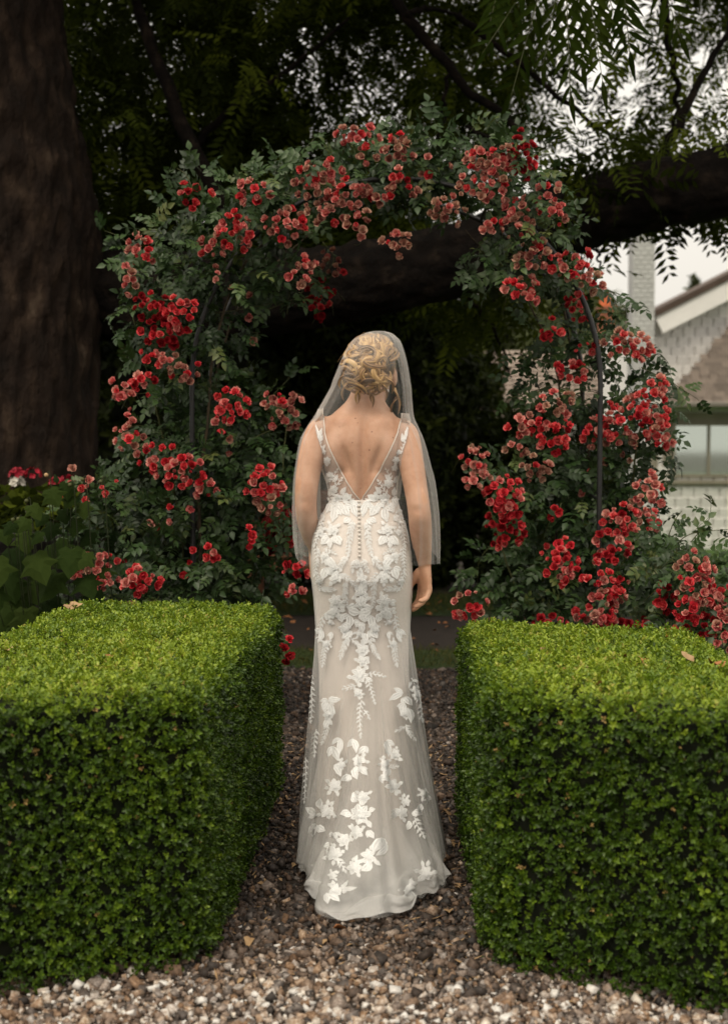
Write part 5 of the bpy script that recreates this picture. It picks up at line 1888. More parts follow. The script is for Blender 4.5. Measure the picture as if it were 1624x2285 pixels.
# ------------------------------------------------------------------ tulle skirt with train
hem_px = [(664, 1903), (688, 1930), (696, 1975), (704, 2022), (700, 2042), (730, 2066), (790, 2060), (850, 2067), (872, 2048), (905, 2047), (930, 2018), (985, 1990), (972, 1948), (990, 1925), (989, 1900)]
hem = [np.array(on_plane(a, b, .012))[:2] - BO[:2] for a, b in hem_px] + [np.array(p) for p in ((.23, .30), (.10, .36), (-.05, .36), (-.17, .31))]
HCN = np.array((.03, -.02))
hang = np.array([math.atan2(*(h - HCN)[::-1]) for h in hem])
hrad = np.array([np.linalg.norm(h - HCN) for h in hem])
o_ = np.argsort(hang)
hang, hrad = hang[o_], hrad[o_]
NT = 260
TH = np.linspace(0, 2 * PI, NT, endpoint=False)
thw = (TH + PI) % (2 * PI) - PI
HR = np.interp(thw, np.concatenate([hang - 2 * PI, hang, hang + 2 * PI]), np.tile(hrad, 3))
HR = (np.roll(HR, 1) + 2 * HR + np.roll(HR, -1)) / 4


PLEATS = [(4.2, 4.05, .020, .07), (4.6, 4.62, .016, .05), (5.1, 5.35, .022, .08), (5.6, 5.75, .018, .06), (3.7, 3.5, .020, .07), (4.95, 4.9, .012, .04), (4.4, 4.3, -.012, .05), (6.0, 6.05, .02, .07), (3.25, 3.2, .018, .06)]


def skirt(scale, z0, seed, amp, off=.004, zflare=None):
    tfol = 0.0 if zflare is None else 1 - zflare / z0
    top = gown_ring(z0, off)
    ang = np.arctan2(top[:, 1] - HCN[1], top[:, 0] - HCN[0])
    rad = np.hypot(top[:, 0] - HCN[0], top[:, 1] - HCN[1])
    o = np.argsort(ang)
    TR = np.interp(thw, np.concatenate([ang[o] - 2 * PI, ang[o], ang[o] + 2 * PI]), np.tile(rad[o], 3))
    back = np.clip(-np.sin(TH), 0, 1)
    rings = []
    for t in np.linspace(0, 1, 110):
        z = z0 * (1 - t) ** 1.0 + .012 * t
        ex = .98 * (1 - back) + 1.75 * back
        s = max(0.0, (t - tfol) / (1 - tfol)) ** ex
        if t < tfol:                                   # clings to the hips before it flares
            tr = gown_ring(z, off)
            an = np.arctan2(tr[:, 1] - HCN[1], tr[:, 0] - HCN[0])
            oo = np.argsort(an)
            TR = np.interp(thw, np.concatenate([an[oo] - 2 * PI, an[oo], an[oo] + 2 * PI]), np.tile(np.hypot(tr[:, 0] - HCN[0], tr[:, 1] - HCN[1])[oo], 3))
        R = TR * (1 - s) + HR * scale * s
        fold = amp * min(1, max(0, t - tfol) * 1.5) * (np.sin(8 * TH + seed + 1.5 * t) + .7 * np.sin(15 * TH + 2 * seed - 2 * t) + .45 * np.sin(27 * TH + 3 * seed)) * (.6 + .8 * back * t)
        for th0, th1, am_, wd_ in PLEATS:
            cth = th0 + (th1 - th0) * t
            dth = (TH - cth + PI) % (2 * PI) - PI
            fold = fold + am_ * min(1, max(0, t - tfol) * 2.0) * np.exp(-(dth / wd_) ** 2)
        if t > .97:
            fold *= .6
        R = R + fold
        zz_ = np.full(NT, z) + .010 * t ** 6 + (.006 * t ** 8) * (1.6 + np.sin(19 * TH + seed) + .6 * np.sin(41 * TH))
        zz_ += .016 * np.exp(-((t - .93) / .05) ** 2) * back * (1 + np.sin(11 * TH + seed))
        rings.append(np.stack([HCN[0] + R * np.cos(TH), HCN[1] + R * np.sin(TH), np.maximum(zz_, .018)], 1))
    return loft(rings, cap=False)


V, F = skirt(1.0, 1.10, 0.6, .0105, .004, .76)
over = obj('tulle_overlay', mesh_py('tulle_overlay', V, F, True), dress, 'tulle')
over_VF = (np.array(V), F)
V, F = skirt(.95, .60, 2.9, .009, .003)
obj('tulle_underlay', mesh_np('tulle_underlay', np.array(V), np.array(F), np.clip(np.arange(len(V)) // NT / 45.0, 0, 1), True), dress, 'tulle_under')

V, F = skirt(1.0, .30, 5.1, .009, .012)
NTc = NT                                              # keep only the back: the sweep train
keepF = [f for f in F if V[f[0]][1] < .02]
obj('train_netting', mesh_np('train_netting', np.array(V), np.array(keepF), np.clip(np.arange(len(V)) // NT / 70.0, 0, 1) ** 1.5, True), dress, 'train_net')

# ------------------------------------------------------------------ bodice of net, cut to a deep V at the back
body_bvh = BVHTree.FromPolygons([tuple(v) for v in co], [tuple(p.vertices) for p in body_me.polygons])
IN_L = [(1116, 804), (1095, 789), (1050, 764), (1000, 740), (960, 727), (925, 722), (912, 722)]
OUT_L = [(1116, 735), (1080, 733), (1030, 724), (990, 714), (960, 706), (925, 702), (912, 704)]
IN_R = [(1116, 805), (1095, 821), (1050, 846), (1000, 871), (960, 887), (935, 895), (922, 896)]
OUT_R = [(1116, 889), (1080, 893), (1030, 897), (990, 905), (960, 912), (935, 916), (922, 914)]


def hit_back(x, z):
    h, nrm, _, _ = body_bvh.ray_cast(Vector((x, -1.0, z)), Vector((0, 1, 0)))
    return (None, None) if h is None else (np.array(h), np.array(nrm))


def panel(INp, OUTp, nz=46, nx=14):
    i_ = catmull(np.array([bl(p[1], p[0])[[0, 2]] for p in INp]), nz)
    o_ = catmull(np.array([bl(p[1], p[0])[[0, 2]] for p in OUTp]), nz)
    G = []
    for r in range(nz):
        row = []
        for c in np.linspace(0, 1, nx):
            x, z = i_[r] * (1 - c) + o_[r] * c
            h, nn = hit_back(x, z)
            if h is None:
                h, nn = (row[-1][0] + np.array((x - row[-1][0][0], .012, 0)), row[-1][1]) if row else (np.array((x, -.03, z)), np.array((0, -1, 0)))
            row.append((h, nn))
        G.append(row)
    P = np.array([[h + nn * .004 for h, nn in row] for row in G])
    for _ in range(3):
        P[1:-1, 1:-1] = (P[1:-1, 1:-1] * 2 + P[:-2, 1:-1] + P[2:, 1:-1]) / 4
    return P


def grid_mesh(P):
    a, b = P.shape[:2]
    V = P.reshape(-1, 3)
    F = [(i * b + j, i * b + j + 1, (i + 1) * b + j + 1, (i + 1) * b + j) for i in range(a - 1) for j in range(b - 1)]
    return V, F


def edge_band(P, col, w=2):
    return [P[r, col] for r in range(P.shape[0])]


bod_bvh_V, bod_bvh_F = [], []
for INp, OUTp in ((IN_L, OUT_L), (IN_R, OUT_R)):
    P = panel(INp, OUTp)
    V, F = grid_mesh(P)
    obj('bodice_panel', mesh_py('bodice_panel', V, F, True), dress, 'bodice_net')
    off = len(bod_bvh_V)
    bod_bvh_V += [tuple(v) for v in V]
    bod_bvh_F += [tuple(i + off for i in f) for f in F]
    tube('edge_binding', np.array([P[r, 0] for r in range(P.shape[0])]) + (0, -.0006, 0), .0017, 6, dress, 'button_satin')
    # strap carries on over the shoulder to the front
    s = 1 if P[-1, 0, 0] > 0 else -1
    top = P[-1]
    rows = [top]
    for k, (zz_, yy_) in enumerate(((1.432, -.02), (1.434, .02), (1.42, .06), (1.39, .095), (1.33, .125))):
        rr_ = []
        for c in range(P.shape[1]):
            x = top[c, 0]
            h, nn, _, _ = body_bvh.ray_cast(Vector((x, yy_ if k < 3 else 1.0, 1.8 if k < 3 else zz_)), Vector((0, 0, -1)) if k < 3 else Vector((0, -1, 0)))
            rr_.append(np.array(h) + np.array(nn) * .004 if h is not None else rows[-1][c] + np.array((0, .04, -.02)))
        rows.append(np.array(rr_))
    V, F = grid_mesh(np.array(rows))
    obj('strap', mesh_py('strap', V, F, True), dress, 'bodice_net')
# sides and front of the bodice
rows = []
tF = np.linspace(-.30, PI + .30, 50)
for z in np.linspace(1.160, 1.335, 16):
    a, bb, bf, yc, xc = interp_tab(TORSO, z)
    a += .005; bb += .005; bf += .006
    c, s = np.cos(tF), np.sin(tF)
    p = 2.25
    top = z if True else z
    rows.append(np.stack([xc + a * np.sign(c) * np.abs(c) ** (2 / p), yc + np.where(s < 0, bb, bf) * np.sign(s) * np.abs(s) ** (2 / p), np.full(50, z)], 1))
rows = np.array(rows)
for r in range(16):                                   # armholes dip at the sides
    side = np.abs(np.cos(tF)) ** 6
    rows[r, :, 2] -= side * .07 * (r / 15) ** 2
V, F = grid_mesh(rows)
obj('bodice_front', mesh_py('bodice_front', V, F, True), dress, 'satin')
# net joining the back at the waist, below the V
rows = []
for z in np.linspace(bl(800, 1116)[2] - .004, bl(800, 1128)[2], 4):
    rows.append([hit_back(x, z)[0] + np.array((0, -.009, 0)) for x in np.linspace(-.085, .09, 30)])

# ------------------------------------------------------------------ lace
allV = [tuple(v) for v in dress_VF[0]] + [tuple(v) for v in over_VF[0]] + bod_bvh_V
n1 = len(dress_VF[0]); n2 = n1 + len(over_VF[0])
allF = [tuple(f) for f in dress_VF[1]] + [tuple(i + n1 for i in f) for f in over_VF[1]] + [tuple(i + n2 for i in f) for f in bod_bvh_F]
gown_bvh = BVHTree.FromPolygons(allV, allF)
cam_l = Vector((0, 0, CAMZ)) - Vector(BO)


def lay(px, py, lift):
    d = ray_dir(px, py).normalized()
    h, nn, _, _ = gown_bvh.ray_cast(cam_l, d)
    if h is None or h.y > .12:
        return None
    if nn.dot(d) > 0:
        nn = -nn
    return h + nn * lift


class Lace:
    def __init__(self):
        self.V, self.F, self.T = [], [], []

    def grid(self, G):
        """G rows of (px,py,lift); lays a small patch on the gown"""
        pts = [[lay(*g[:3]) for g in row] for row in G]
        idx = {}
        for i in range(len(pts) - 1):
            for j in range(len(pts[0]) - 1):
                q = [(i, j), (i, j + 1), (i + 1, j + 1), (i + 1, j)]
                if any(pts[a][b] is None for a, b in q):
                    continue
                P4 = [pts[a][b] for a, b in q]
                if max((P4[k] - P4[(k + 1) % 4]).length for k in range(4)) > .05:
                    continue
                f = []
                for k in q:
                    if k not in idx:
                        idx[k] = len(self.V)
                        self.V.append(tuple(pts[k[0]][k[1]]))
                        g = G[k[0]][k[1]]
                        self.T.append(g[3] if len(g) > 3 else 1.0)
                    f.append(idx[k])
                self.F.append(tuple(f))

    def leaf(self, x0, y0, x1, y1, w, base=.0022, n=5):
        dx, dy = x1 - x0, y1 - y0
        L = math.hypot(dx, dy) + 1e-6
        nx, ny = -dy / L, dx / L
        bend = rs_l.uniform(-.12, .12) * L
        G = []
        for i in range(n + 1):
            t = i / n
            hw = w * .58 * math.sin(PI * (t ** .8) * .96 + .04) * (1 + .08 * ((i % 2) * 2 - 1))
            b = bend * math.sin(PI * t)
            cx, cy = x0 + dx * t + nx * b, y0 + dy * t + ny * b
            G.append([(cx + nx * hw * k, cy + ny * hw * k, base + e, al) for k, e, al in ((-1, .0006, 1), (-.72, .0010, .9), (-.4, .0002, .6), (0, .0014, .95), (.4, .0002, .6), (.72, .0010, .9), (1, .0006, 1))])
        self.grid(G)

    def flower(self, x, y, r, n=6):
        a0 = rs_l.uniform(0, 6.28)
        for k in range(n):
            a = a0 + k * 2 * PI / n
            self.leaf(x + .12 * r * math.cos(a), y + .12 * r * math.sin(a), x + r * math.cos(a), y + r * math.sin(a), r * .60, .002 + .0012 * (k % 2), 4)
        for k in range(5):
            a = a0 + .5 + k * 2 * PI / 5
            self.leaf(x, y, x + .5 * r * math.cos(a), y + .5 * r * math.sin(a), r * .42, .0052, 3)

    def spray(self, x0, y0, x1, y1, n, ln):
        dx, dy = x1 - x0, y1 - y0
        L = math.hypot(dx, dy) + 1e-6
        ux, uy = dx / L, dy / L
        bow = rs_l.uniform(-.08, .08) * L
        for k in range(n):
            t = (k + .3) / n
            b = bow * math.sin(PI * t)
            cx, cy = x0 + dx * t - uy * b, y0 + dy * t + ux * b
            for s in (-1, 1):
                a = s * math.radians(42 + rs_l.uniform(-8, 8))
                vx, vy = ux * math.cos(a) - uy * math.sin(a), ux * math.sin(a) + uy * math.cos(a)
                l2 = ln * (1 - .35 * t) * rs_l.uniform(.85, 1.1)
                ox = ux * (.25 * L / n if s > 0 else 0)
                oy = uy * (.25 * L / n if s > 0 else 0)
                self.leaf(cx + ox, cy + oy, cx + ox + vx * l2, cy + oy + vy * l2, l2 * .32, .0024, 3)
        self.leaf(x1, y1, x1 + ux * ln * .7, y1 + uy * ln * .7, ln * .35, .0024, 3)
        m = max(3, n)
        self.grid([[(x0 + dx * t - uy * bow * math.sin(PI * t) - uy * k, y0 + dy * t + ux * bow * math.sin(PI * t) + ux * k, .003) for k in (-.7, .7)] for t in np.linspace(0, 1, m + 2)])

    def done(self):
        if self.F:
            obj('lace_applique', mesh_np('lace_applique', np.array(self.V), np.array(self.F), self.T, True), dress, 'lace')


rs_l = random.Random(21)


def lace_group(items, sx, sy, ox, oy, mirror=None):
    for mir in ((False, True) if mirror is not None else (False,)):
        lc = Lace()
        for it in items:
            k, v = it[0], list(it[1:])
            fx = lambda x: ox + sx * ((2 * mirror - x) if mir else x)
            fy = lambda y: oy + sy * y
            if k == 'L':
                lc.leaf(fx(v[0]), fy(v[1]), fx(v[2]), fy(v[3]), v[4] * sx)
                if sx != .293:
                    a_ = rs_l.uniform(.6, 1.0) * rs_l.choice((-1, 1))
                    dx_, dy_ = (v[2] - v[0]) * .7, (v[3] - v[1]) * .7
                    lc.leaf(fx(v[0]), fy(v[1]), fx(v[0] + dx_ * math.cos(a_) - dy_ * math.sin(a_)), fy(v[1] + dx_ * math.sin(a_) + dy_ * math.cos(a_)), v[4] * sx * .75)
            elif k == 'F':
                lc.flower(fx(v[0]), fy(v[1]), v[2] * sx, v[3] if len(v) > 3 else 6)
                if sx != .293:
                    for q_ in range(4):
                        a_ = rs_l.uniform(0, 6.28)
                        r0_, r1_ = v[2] * .8, v[2] * rs_l.uniform(1.35, 1.7)
                        lc.leaf(fx(v[0] + r0_ * math.cos(a_)), fy(v[1] + r0_ * math.sin(a_)), fx(v[0] + r1_ * math.cos(a_)), fy(v[1] + r1_ * math.sin(a_)), v[2] * .42 * sx)
            else:
                lc.spray(fx(v[0]), fy(v[1]), fx(v[2]), fy(v[3]), v[4], v[5] * sx)
        lc.done()


H = (.18316, .18316, 669.5, 1087.9)          # close-up of the hips
for grp in (
    [('L', 520, 160, 632, 90, 62), ('L', 600, 175, 700, 205, 50), ('L', 500, 140, 430, 100, 60), ('F', 430, 150, 58), ('L', 560, 60, 520, 140, 40)],
    [('L', 640, 180, 695, 360, 74), ('L', 540, 220, 605, 350, 84), ('L', 610, 370, 530, 430, 62), ('L', 480, 180, 520, 290, 60)],
    [('S', 640, 400, 590, 800, 10, 78)],
    [('L', 430, 240, 400, 425, 86), ('L', 370, 190, 330, 310, 70), ('F', 400, 520, 82), ('L', 350, 590, 262, 695, 84), ('L', 430, 590, 498, 705, 84), ('L', 345, 640, 372, 745, 52)],
    [('L', 340, 120, 290, 225, 60), ('S', 270, 250, 190, 690, 9, 70), ('L', 300, 330, 240, 430, 55), ('F', 255, 545, 50)],
    [('S', 300, 750, 425, 805, 4, 55), ('F', 308, 840, 60), ('L', 345, 850, 445, 965, 84), ('F', 415, 985, 66), ('L', 325, 975, 280, 1118, 88), ('F', 440, 1090, 84)],
    [('S', 215, 720, 195, 1010, 7, 62), ('S', 195, 1015, 245, 1225, 5, 58), ('S', 250, 1225, 410, 1240, 6, 66), ('F', 235, 1140, 40)],
    [('S', 490, 1045, 685, 1205, 8, 68), ('S', 555, 1140, 575, 1430, 9, 66)],
    [('S', 580, 830, 490, 955, 4, 82), ('S', 690, 870, 640, 1005, 4, 72)],
    [('F', 440, 1380, 92), ('F', 420, 1510, 86), ('L', 480, 1440, 545, 1475, 40)],
    [('S', 310, 1545, 240, 1840, 6, 70), ('L', 340, 1545, 420, 1590, 50), ('L', 260, 1720, 250, 1880, 62), ('F', 375, 1640, 40)],
    [('L', 585, 1475, 738, 1525, 92), ('L', 500, 1530, 515, 1640, 72), ('L', 600, 1545, 588, 1720, 84), ('L', 530, 1650, 565, 1800, 84), ('L', 610, 1735, 512, 1835, 80), ('F', 545, 1730, 56)],
    [('S', 600, 1820, 505, 2060, 8, 72), ('S', 620, 1840, 700, 1900, 3, 60)],
    [('L', 395, 1760, 370, 1860, 40), ('F', 330, 1905, 55, 5), ('S', 330, 1850, 285, 2150, 8, 70)],
):
    lace_group(grp, *H, mirror=728)
for grp in ([('F', 750, 1112, 82), ('S', 705, 880, 742, 1045, 4, 66)], [('F', 742, 1262, 96), ('F', 742, 1400, 92)],
            [('L', 755, 1530, 790, 1640, 74), ('L', 700, 1605, 680, 1705, 58), ('L', 765, 1640, 770, 1765, 70), ('F', 722, 1775, 56, 5), ('L', 790, 1770, 812, 1885, 60)],
            [('F', 760, 1975, 90, 7), ('F', 770, 2110, 84, 7)]):
    lace_group(grp, *H)
Z2 = (.3417, .3417, 613.7, 1311.0)           # close-up of the skirt and train
for grp in (
    [('F', 550, 570, 60, 7), ('S', 600, 565, 705, 580, 4, 34), ('S', 600, 590, 645, 745, 6, 34), ('S', 535, 640, 460, 662, 3, 36), ('F', 545, 690, 34), ('S', 565, 735, 565, 965, 8, 38), ('S', 585, 800, 612, 850, 2, 28)],
    [('L', 355, 720, 435, 728, 34), ('L', 350, 735, 312, 800, 34), ('L', 362, 755, 375, 855, 42), ('F', 348, 830, 36), ('L', 350, 855, 328, 925, 36), ('S', 350, 900, 312, 1010, 6, 34)],
    [('L', 832, 690, 742, 738, 36), ('L', 838, 715, 890, 770, 38), ('L', 842, 755, 828, 835, 40), ('L', 862, 785, 882, 885, 42), ('F', 840, 820, 34), ('S', 850, 895, 905, 985, 6, 34), ('S', 848, 905, 795, 935, 3, 30)],
    [('S', 228, 560, 240, 860, 8, 42), ('S', 275, 925, 262, 1085, 5, 36)], [('S', 205, 1110, 195, 1390, 7, 30)],
    [('S', 885, 590, 950, 850, 7, 52), ('F', 925, 700, 40)],
    [('L', 430, 985, 425, 1085, 34), ('L', 375, 1035, 412, 1135, 42), ('F', 438, 1160, 34), ('L', 388, 1160, 432, 1235, 38), ('L', 488, 1222, 430, 1262, 36), ('F', 395, 1295, 50)],
    [('L', 508, 988, 532, 1082, 36), ('L', 594, 1038, 545, 1088, 34), ('F', 550, 1132, 46), ('L', 515, 1178, 542, 1255, 42), ('L', 558, 1178, 602, 1228, 30)],
    [('L', 712, 1008, 738, 1105, 42), ('F', 780, 1090, 42), ('F', 712, 1152, 34), ('L', 732, 1170, 712, 1245, 42), ('L', 672, 1240, 745, 1252, 36), ('F', 765, 1297, 50), ('S', 740, 1178, 792, 1168, 3, 30)],
    [('L', 295, 1445, 300, 1378, 42), ('L', 272, 1482, 202, 1438, 42), ('F', 346, 1466, 50), ('L', 268, 1540, 218, 1600, 36), ('L', 282, 1555, 332, 1592, 40), ('L', 266, 1560, 250, 1630, 36)],
    [('F', 578, 1370, 42), ('L', 498, 1362, 540, 1402, 36), ('L', 490, 1470, 428, 1482, 38), ('F', 558, 1482, 70, 7), ('F', 535, 1600, 46), ('L', 600, 1588, 645, 1642, 34)],
    [('F', 850, 1400, 36), ('F', 820, 1470, 48), ('L', 930, 1455, 952, 1412, 40), ('L', 900, 1462, 955, 1484, 40), ('S', 910, 1500, 962, 1615, 4, 46), ('L', 892, 1538, 858, 1584, 36)],
    [('F', 450, 1652, 48), ('L', 378, 1598, 402, 1642, 36), ('L', 384, 1678, 345, 1762, 48), ('F', 390, 1742, 52), ('S', 398, 1772, 452, 1845, 3, 46)],
    [('L', 692, 1636, 640, 1732, 54), ('F', 608, 1762, 56), ('L', 622, 1800, 560, 1852, 46), ('F', 520, 1832, 50), ('L', 735, 1688, 658, 1752, 36)],
    [('F', 980, 1862, 52), ('L', 960, 1880, 930, 1920, 34)], [('F', 862, 1968, 46), ('L', 870, 1988, 902, 2055, 46), ('L', 815, 1918, 925, 1932, 30)],
    [('F', 400, 1980, 46), ('L', 432, 1968, 535, 1960, 26), ('L', 338, 1998, 424, 2052, 46), ('F', 378, 1882, 30)],
    [('F', 968, 1345, 34), ('F', 990, 1388, 18, 5)],
):
    lace_group(grp, *Z2)
Z1 = (.293, .293, 613.7, 697.4)               # close-up of the back
for grp in ([('L', 335, 960, 312, 855, 30), ('L', 335, 975, 358, 880, 26), ('L', 330, 960, 300, 930, 20), ('L', 340, 980, 365, 930, 22)],
            [('S', 350, 1070, 340, 990, 3, 34), ('L', 350, 1050, 390, 1005, 22), ('F', 372, 1060, 24, 5)], [('F', 400, 1125, 32), ('L', 400, 1170, 405, 1100, 30), ('L', 385, 1140, 370, 1105, 22)],
            [('S', 420, 1290, 470, 1200, 3, 36), ('F', 420, 1240, 34), ('L', 440, 1290, 480, 1230, 26), ('L', 405, 1300, 395, 1240, 26)],
            [('S', 440, 1390, 510, 1270, 4, 40), ('L', 500, 1385, 545, 1325, 30), ('F', 450, 1345, 36), ('L', 420, 1400, 430, 1340, 30), ('L', 540, 1420, 585, 1385, 34), ('F', 480, 1405, 30)]):
    lace_group(grp, *Z1)
for grp in ([('L', 985, 975, 1005, 870, 30), ('L', 985, 985, 965, 920, 24), ('L', 990, 970, 1020, 930, 20), ('L', 980, 990, 970, 940, 22)],
            [('S', 960, 1080, 985, 1000, 3, 32), ('F', 940, 1065, 24, 5)], [('F', 920, 1125, 34), ('L', 915, 1170, 905, 1095, 30), ('L', 935, 1140, 945, 1100, 22)],
            [('S', 880, 1290, 845, 1200, 3, 36), ('F', 910, 1180, 30), ('L', 870, 1290, 830, 1235, 26), ('L', 905, 1300, 925, 1240, 26)],
            [('S', 860, 1390, 790, 1290, 4, 40), ('L', 800, 1385, 760, 1325, 30), ('F', 860, 1300, 42), ('L', 900, 1400, 905, 1330, 30), ('L', 770, 1415, 705, 1390, 36), ('F', 830, 1400, 30)]):
    lace_group(grp, *Z1)
# covered buttons down the back
for k in range(15):
    py = 1111 + k * 9.35
    p = lay(801 + .06 * k, py, .0035)
    if p is None:
        continue
    t = np.linspace(.05, PI - .05, 7)
    tube('button', [tuple(np.array(p) + np.array((0, -.0042 * math.cos(a), 0))) for a in t], [.0052 * math.sin(a) for a in t], 10, dress, 'button_satin')

# ------------------------------------------------------------------ hair
m_, n_, l_ = new_mat('hair_blond')
o_ = n_.new('ShaderNodeOutputMaterial')
p_ = n_.new('ShaderNodeBsdfPrincipled')
a_ = n_.new('ShaderNodeAttribute'); a_.attribute_name = 'tint'
r_ = ramp(n_, [(0.0, (0.04, 0.018, 0.006)), (0.3, (0.14, 0.068, 0.021)), (0.6, (0.31, 0.168, 0.058)), (1.0, (0.56, 0.36, 0.15))])
l_.new(a_.outputs['Fac'], r_.inputs['Fac'])
l_.new(r_.outputs['Color'], p_.inputs['Base Color'])
p_.inputs['Roughness'].default_value = 0.38
p_.inputs['Specular IOR Level'].default_value = 0.45
p_.inputs['Anisotropic'].default_value = 0.5
l_.new(p_.outputs['BSDF'], o_.inputs['Surface'])

BC = bl(818, 829) + np.array((0, -.048, 0))
BR_ = np.array((.069, .050, .066))
rh = random.Random(9)
# scalp cap
rings, tint = [], []
for a in np.linspace(.03, 2.05, 26):
    b = np.linspace(0, 2 * PI, 60, endpoint=False)
    rad = np.array((.072, .092, .088))
    lift = np.where(np.sin(b) > .3, np.clip((1.45 - a) / .3, -.35, 0), 0)      # hairline at the brow
    aa = np.clip(a + lift, .03, 2.1)
    rip = 1 + .012 * np.sin(b * 17 + 6 * a) + .008 * np.sin(b * 31 - 4 * a)
    loc = np.stack([np.sin(aa) * np.cos(b) * rad[0] * rip, -.012 + np.sin(aa) * np.sin(b) * rad[1] * rip, .016 + np.cos(aa) * rad[2] * rip], 1)
    rings.append(loc @ HTn.T + HC)
    tint += list(.12 + .12 * np.sin(b * 23 + 3 * a) + np.array([rh.uniform(-.08, .08) for _ in b]))
V, F = loft(rings, cap=False)
hair = obj('hair', mesh_np('hair', np.array(V), np.array(F), tint, True), person, 'hair_blond')


def lock(path, width, thick, normals, taper=(.35, 1, 1, .25), seed=0):
    """flattened curl with strand streaks"""
    r = random.Random(seed)
    n = 16
    m = len(path)
    w = np.interp(np.linspace(0, 1, m), np.linspace(0, 1, len(taper)), taper) * width
    base = r.gauss(.58, .2)
    strand = [min(1, max(0, r.gauss(base, .27))) for _ in range(n)]
    rings, tint = [], []
    ang = np.linspace(0, 2 * PI, n, endpoint=False)
    rough = np.array([1 + r.uniform(-.16, .16) for _ in range(n)])
    for i in range(m):
        t = path[min(i + 1, m - 1)] - path[max(i - 1, 0)]
        t /= np.linalg.norm(t) + 1e-9
        nn = normals[i] - t * normals[i].dot(t)
        nn /= np.linalg.norm(nn) + 1e-9
        b = np.cross(t, nn)
        th = thick * (w[i] / width)
        rings.append(path[i] + (np.cos(ang) * w[i] * rough)[:, None] * b + (np.sin(ang) * th * rough)[:, None] * nn)
        tint += strand
    V, F = loft(rings, cap=False)
    o = obj('curl', mesh_np('curl', np.array(V), np.array(F), tint, True), hair, 'hair_blond')
    return o


def on_head(az, el, off):
    """az 0 = back, + = viewer's right; el up"""
    d = np.array((math.sin(az) * math.cos(el) * (.072 + off), -.012 - math.cos(az) * math.cos(el) * (.092 + off), .016 + math.sin(el) * (.088 + off)))
    return d @ HTn.T + HC


k = 0
for row, (el0, el1, cnt) in enumerate(((1.35, .35, 15), (1.0, .15, 15), (.62, -.05, 13))):
    for i in range(cnt):
        az0 = -1.7 + 3.4 * (i + .5) / cnt + rh.uniform(-.12, .12)
        az1 = az0 * .45 + rh.uniform(-.25, .25)
        pts, nr_ = [], []
        ph, am = rh.uniform(0, 6.28), rh.uniform(.07, .17)
        for t in np.linspace(0, 1, 18):
            az = az0 + (az1 - az0) * t + am * math.sin(ph + t * 5.2)
            el = el0 + (el1 - el0) * t + .07 * math.sin(ph * 2 + t * 6)
            p = on_head(az, el, .003 + .010 * math.sin(PI * t) + .004 * row * t)
            pts.append(p)
            nr_.append(p - HC)
        lock(np.array(pts), rh.uniform(.0072, .0115), .0042, np.array(nr_), (.5, 1, 1, .6), 1000 + k)
        k += 1
# loops of the bun
for i in range(70):
    th_, ph_ = rh.uniform(-1.15, 1.15), rh.uniform(-1.0, 1.0)
    c = np.array((math.sin(th_) * math.cos(ph_), -math.cos(th_) * math.cos(ph_), math.sin(ph_)))
    u = np.cross(c, (0, 0, 1.0)); u /= np.linalg.norm(u)
    v = np.cross(c, u)
    r0, rot0 = rh.uniform(.3, .85), rh.uniform(0, 6.28)
    arc = rh.uniform(2.4, 4.6)
    el_ = rh.uniform(.5, 1.0)
    pts, nr_ = [], []
    for t in np.linspace(0, 1, 22):
        a = rot0 + arc * t
        rr_ = r0 * (1 - .35 * t)
        d = c + u * math.cos(a) * rr_ + v * math.sin(a) * rr_ * el_
        d /= np.linalg.norm(d)
        off = 1.0 + .16 * math.sin(PI * t) + rh.uniform(-.003, .003) + .10 * (i % 3 - 1) * .6
        p = BC + d * BR_ * off
        pts.append(p)
        nr_.append(d)
    lock(np.array(pts), rh.uniform(.0055, .0095), .0034, np.array(nr_), (.3, 1, .9, .2), 2000 + i)
# short ringlets at the nape and beside the ears
for i, (px, py, s, L) in enumerate(((775, 868, -1, .05), (790, 878, 1, .045), (805, 880, -1, .045), (822, 884, 1, .05), (838, 880, -1, .04), (852, 868, 1, .05), (768, 850, -1, .04), (866, 858, 1, .04), (880, 880, 1, .075), (884, 900, -1, .06))):
    p0 = bl(px, py - 14, -.075 if i < 8 else -.0)
    pts, nr_ = [], []
    for t in np.linspace(0, 1, 18):
        a = t * 4.2
        pts.append(p0 + np.array((s * .010 * (1 - math.cos(a)) * (1 - .3 * t), -.008 * math.sin(a), -L * t + .006 * math.sin(a))))
        nr_.append(np.array((s * math.sin(a), -math.cos(a), .2)))
    lock(np.array(pts), .0058, .003, np.array(nr_), (.8, 1, .7, .1), 3000 + i)
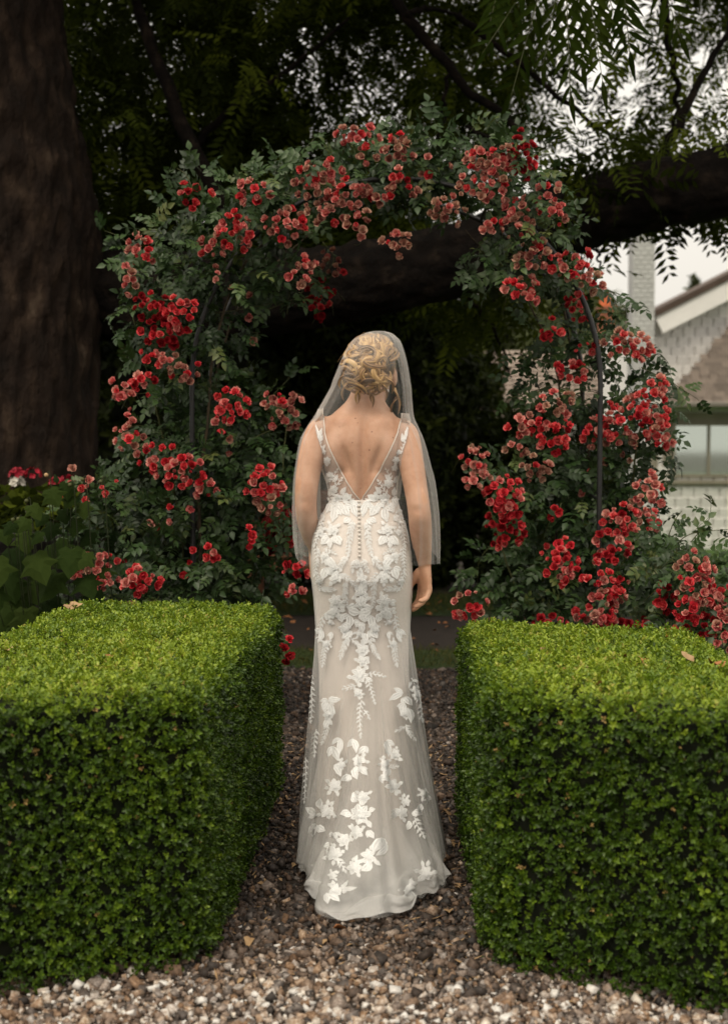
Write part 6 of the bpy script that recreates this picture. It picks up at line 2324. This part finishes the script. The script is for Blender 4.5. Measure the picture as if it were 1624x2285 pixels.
# fine loose hairs standing off the updo
fly = []
for i in range(90):
    az, el = rh.uniform(-1.5, 1.5), rh.uniform(-.35, 1.3)
    p0 = on_head(az, el, .004)
    d = p0 - HC
    d /= np.linalg.norm(d)
    tdir = np.cross(d, (rh.uniform(-1, 1), rh.uniform(-1, 1), rh.uniform(-1, 1)))
    tdir /= np.linalg.norm(tdir) + 1e-9
    L_ = rh.uniform(.02, .05)
    fly.append((catmull([p0, p0 + tdir * L_ * .5 + d * rh.uniform(.004, .012), p0 + tdir * L_ + d * rh.uniform(-.004, .010) + np.array((0, 0, -.01))], 7), .00035))
fm = multi_tube('loose_strands', fly, hair, 'hair_blond', 4)
fm['kind'] = 'stuff'
at_f = fm.data.attributes.new('tint', 'FLOAT', 'POINT')
at_f.data.foreach_set('value', np.full(len(fm.data.vertices), .75, dtype=np.float32))
for px, py in ((865, 872), (783, 862)):
    e = bl(px, py, .0 if px > 800 else .01)
    er = empty('earring', (0, 0, 0))
    bpy.data.objects.remove(er)
    V, F = [], []
    off = 0
    for dz, r in ((0, .0042), (.010, .0026), (.017, .002)):
        t = np.linspace(.1, PI - .1, 6)
        v, f = loft(tube_rings([tuple(e + np.array((0, -.03, dz - r * math.cos(a)))) for a in t], [r * math.sin(a) for a in t], 10))
        V += v
        F += [tuple(q + off for q in g_) for g_ in f]
        off += len(v)
    obj('earring', mesh_py('earring', V, F, True), person, 'pearl')

# ------------------------------------------------------------------ veil
VE = [(736, 828, 860, .055), (740, 814, 872, .02), (748, 798, 882, -.02), (765, 782, 894, -.085), (810, 760, 907, -.145), (850, 744, 914, -.155), (870, 736, 917, -.152), (925, 704, 922, -.135), (955, 684, 934, -.122), (985, 669, 947, -.124), (1040, 660, 962, -.136),
      (1080, 656, 972, -.146), (1150, 655, 980, -.168), (1210, 659, 982, -.186), (1246, 664, 981, -.192)]
ve = np.array([(bl(800, p[0])[2], bl(p[1], p[0])[0], bl(p[2], p[0])[0], p[3]) for p in VE])
NV, NU = 120, 240
vs = catmull(ve, NV)
U = np.linspace(-1, 1, NU)
P = np.zeros((NV, NU, 3))
for i in range(NV):
    z, xl_, xr_, yb = vs[i]
    t = i / (NV - 1)
    phi = U * math.radians(128)
    xc, hw = (xl_ + xr_) / 2, (xr_ - xl_) / 2
    dep = .03 + .12 * min(1, t * 3.2)
    env = t ** .8
    rip = env * (.0075 * np.sin(13 * U + 1.2 + 1.2 * t) + .0055 * np.sin(23 * U + .4 - 1.7 * t) + .0030 * np.sin(41 * U + 2 * t))
    gath = .0012 * np.exp(-t * 4) * np.sin(46 * U)
    for u0, u1, wd, am in ((.30, .55, .020, .014), (.45, .34, .016, .010), (-.35, -.55, .02, .012), (-.62, -.70, .018, .012), (.66, .78, .018, .012)):
        cu = u0 + (u1 - u0) * t
        rip = rip + am * min(1, t * 4) * np.exp(-((U - cu) / wd) ** 2)
    r_ = 1 + (rip + gath) / max(hw, .03) * .8
    side_y = np.where(np.abs(phi) > PI / 2, .05 * (np.abs(phi) - PI / 2), 0)
    P[i, :, 0] = xc + hw * np.sin(phi) * np.where(np.abs(np.sin(phi)) > .8, 1 + (r_ - 1) * .35, 1)
    P[i, :, 1] = yb + dep * (1 - np.cos(phi)) + side_y - rip * np.cos(phi) * 1.0
    hemw = .010 * np.sin(7 * U + .5) + .005 * np.sin(15 * U) + .002 * np.sin(31 * U + 1) - .006 * np.cos(phi)
    P[i, :, 2] = z + (t ** 6) * hemw
V, F = grid_mesh(P)
obj('veil', mesh_np('veil', V, np.array(F), None, True), person, 'veil_net')
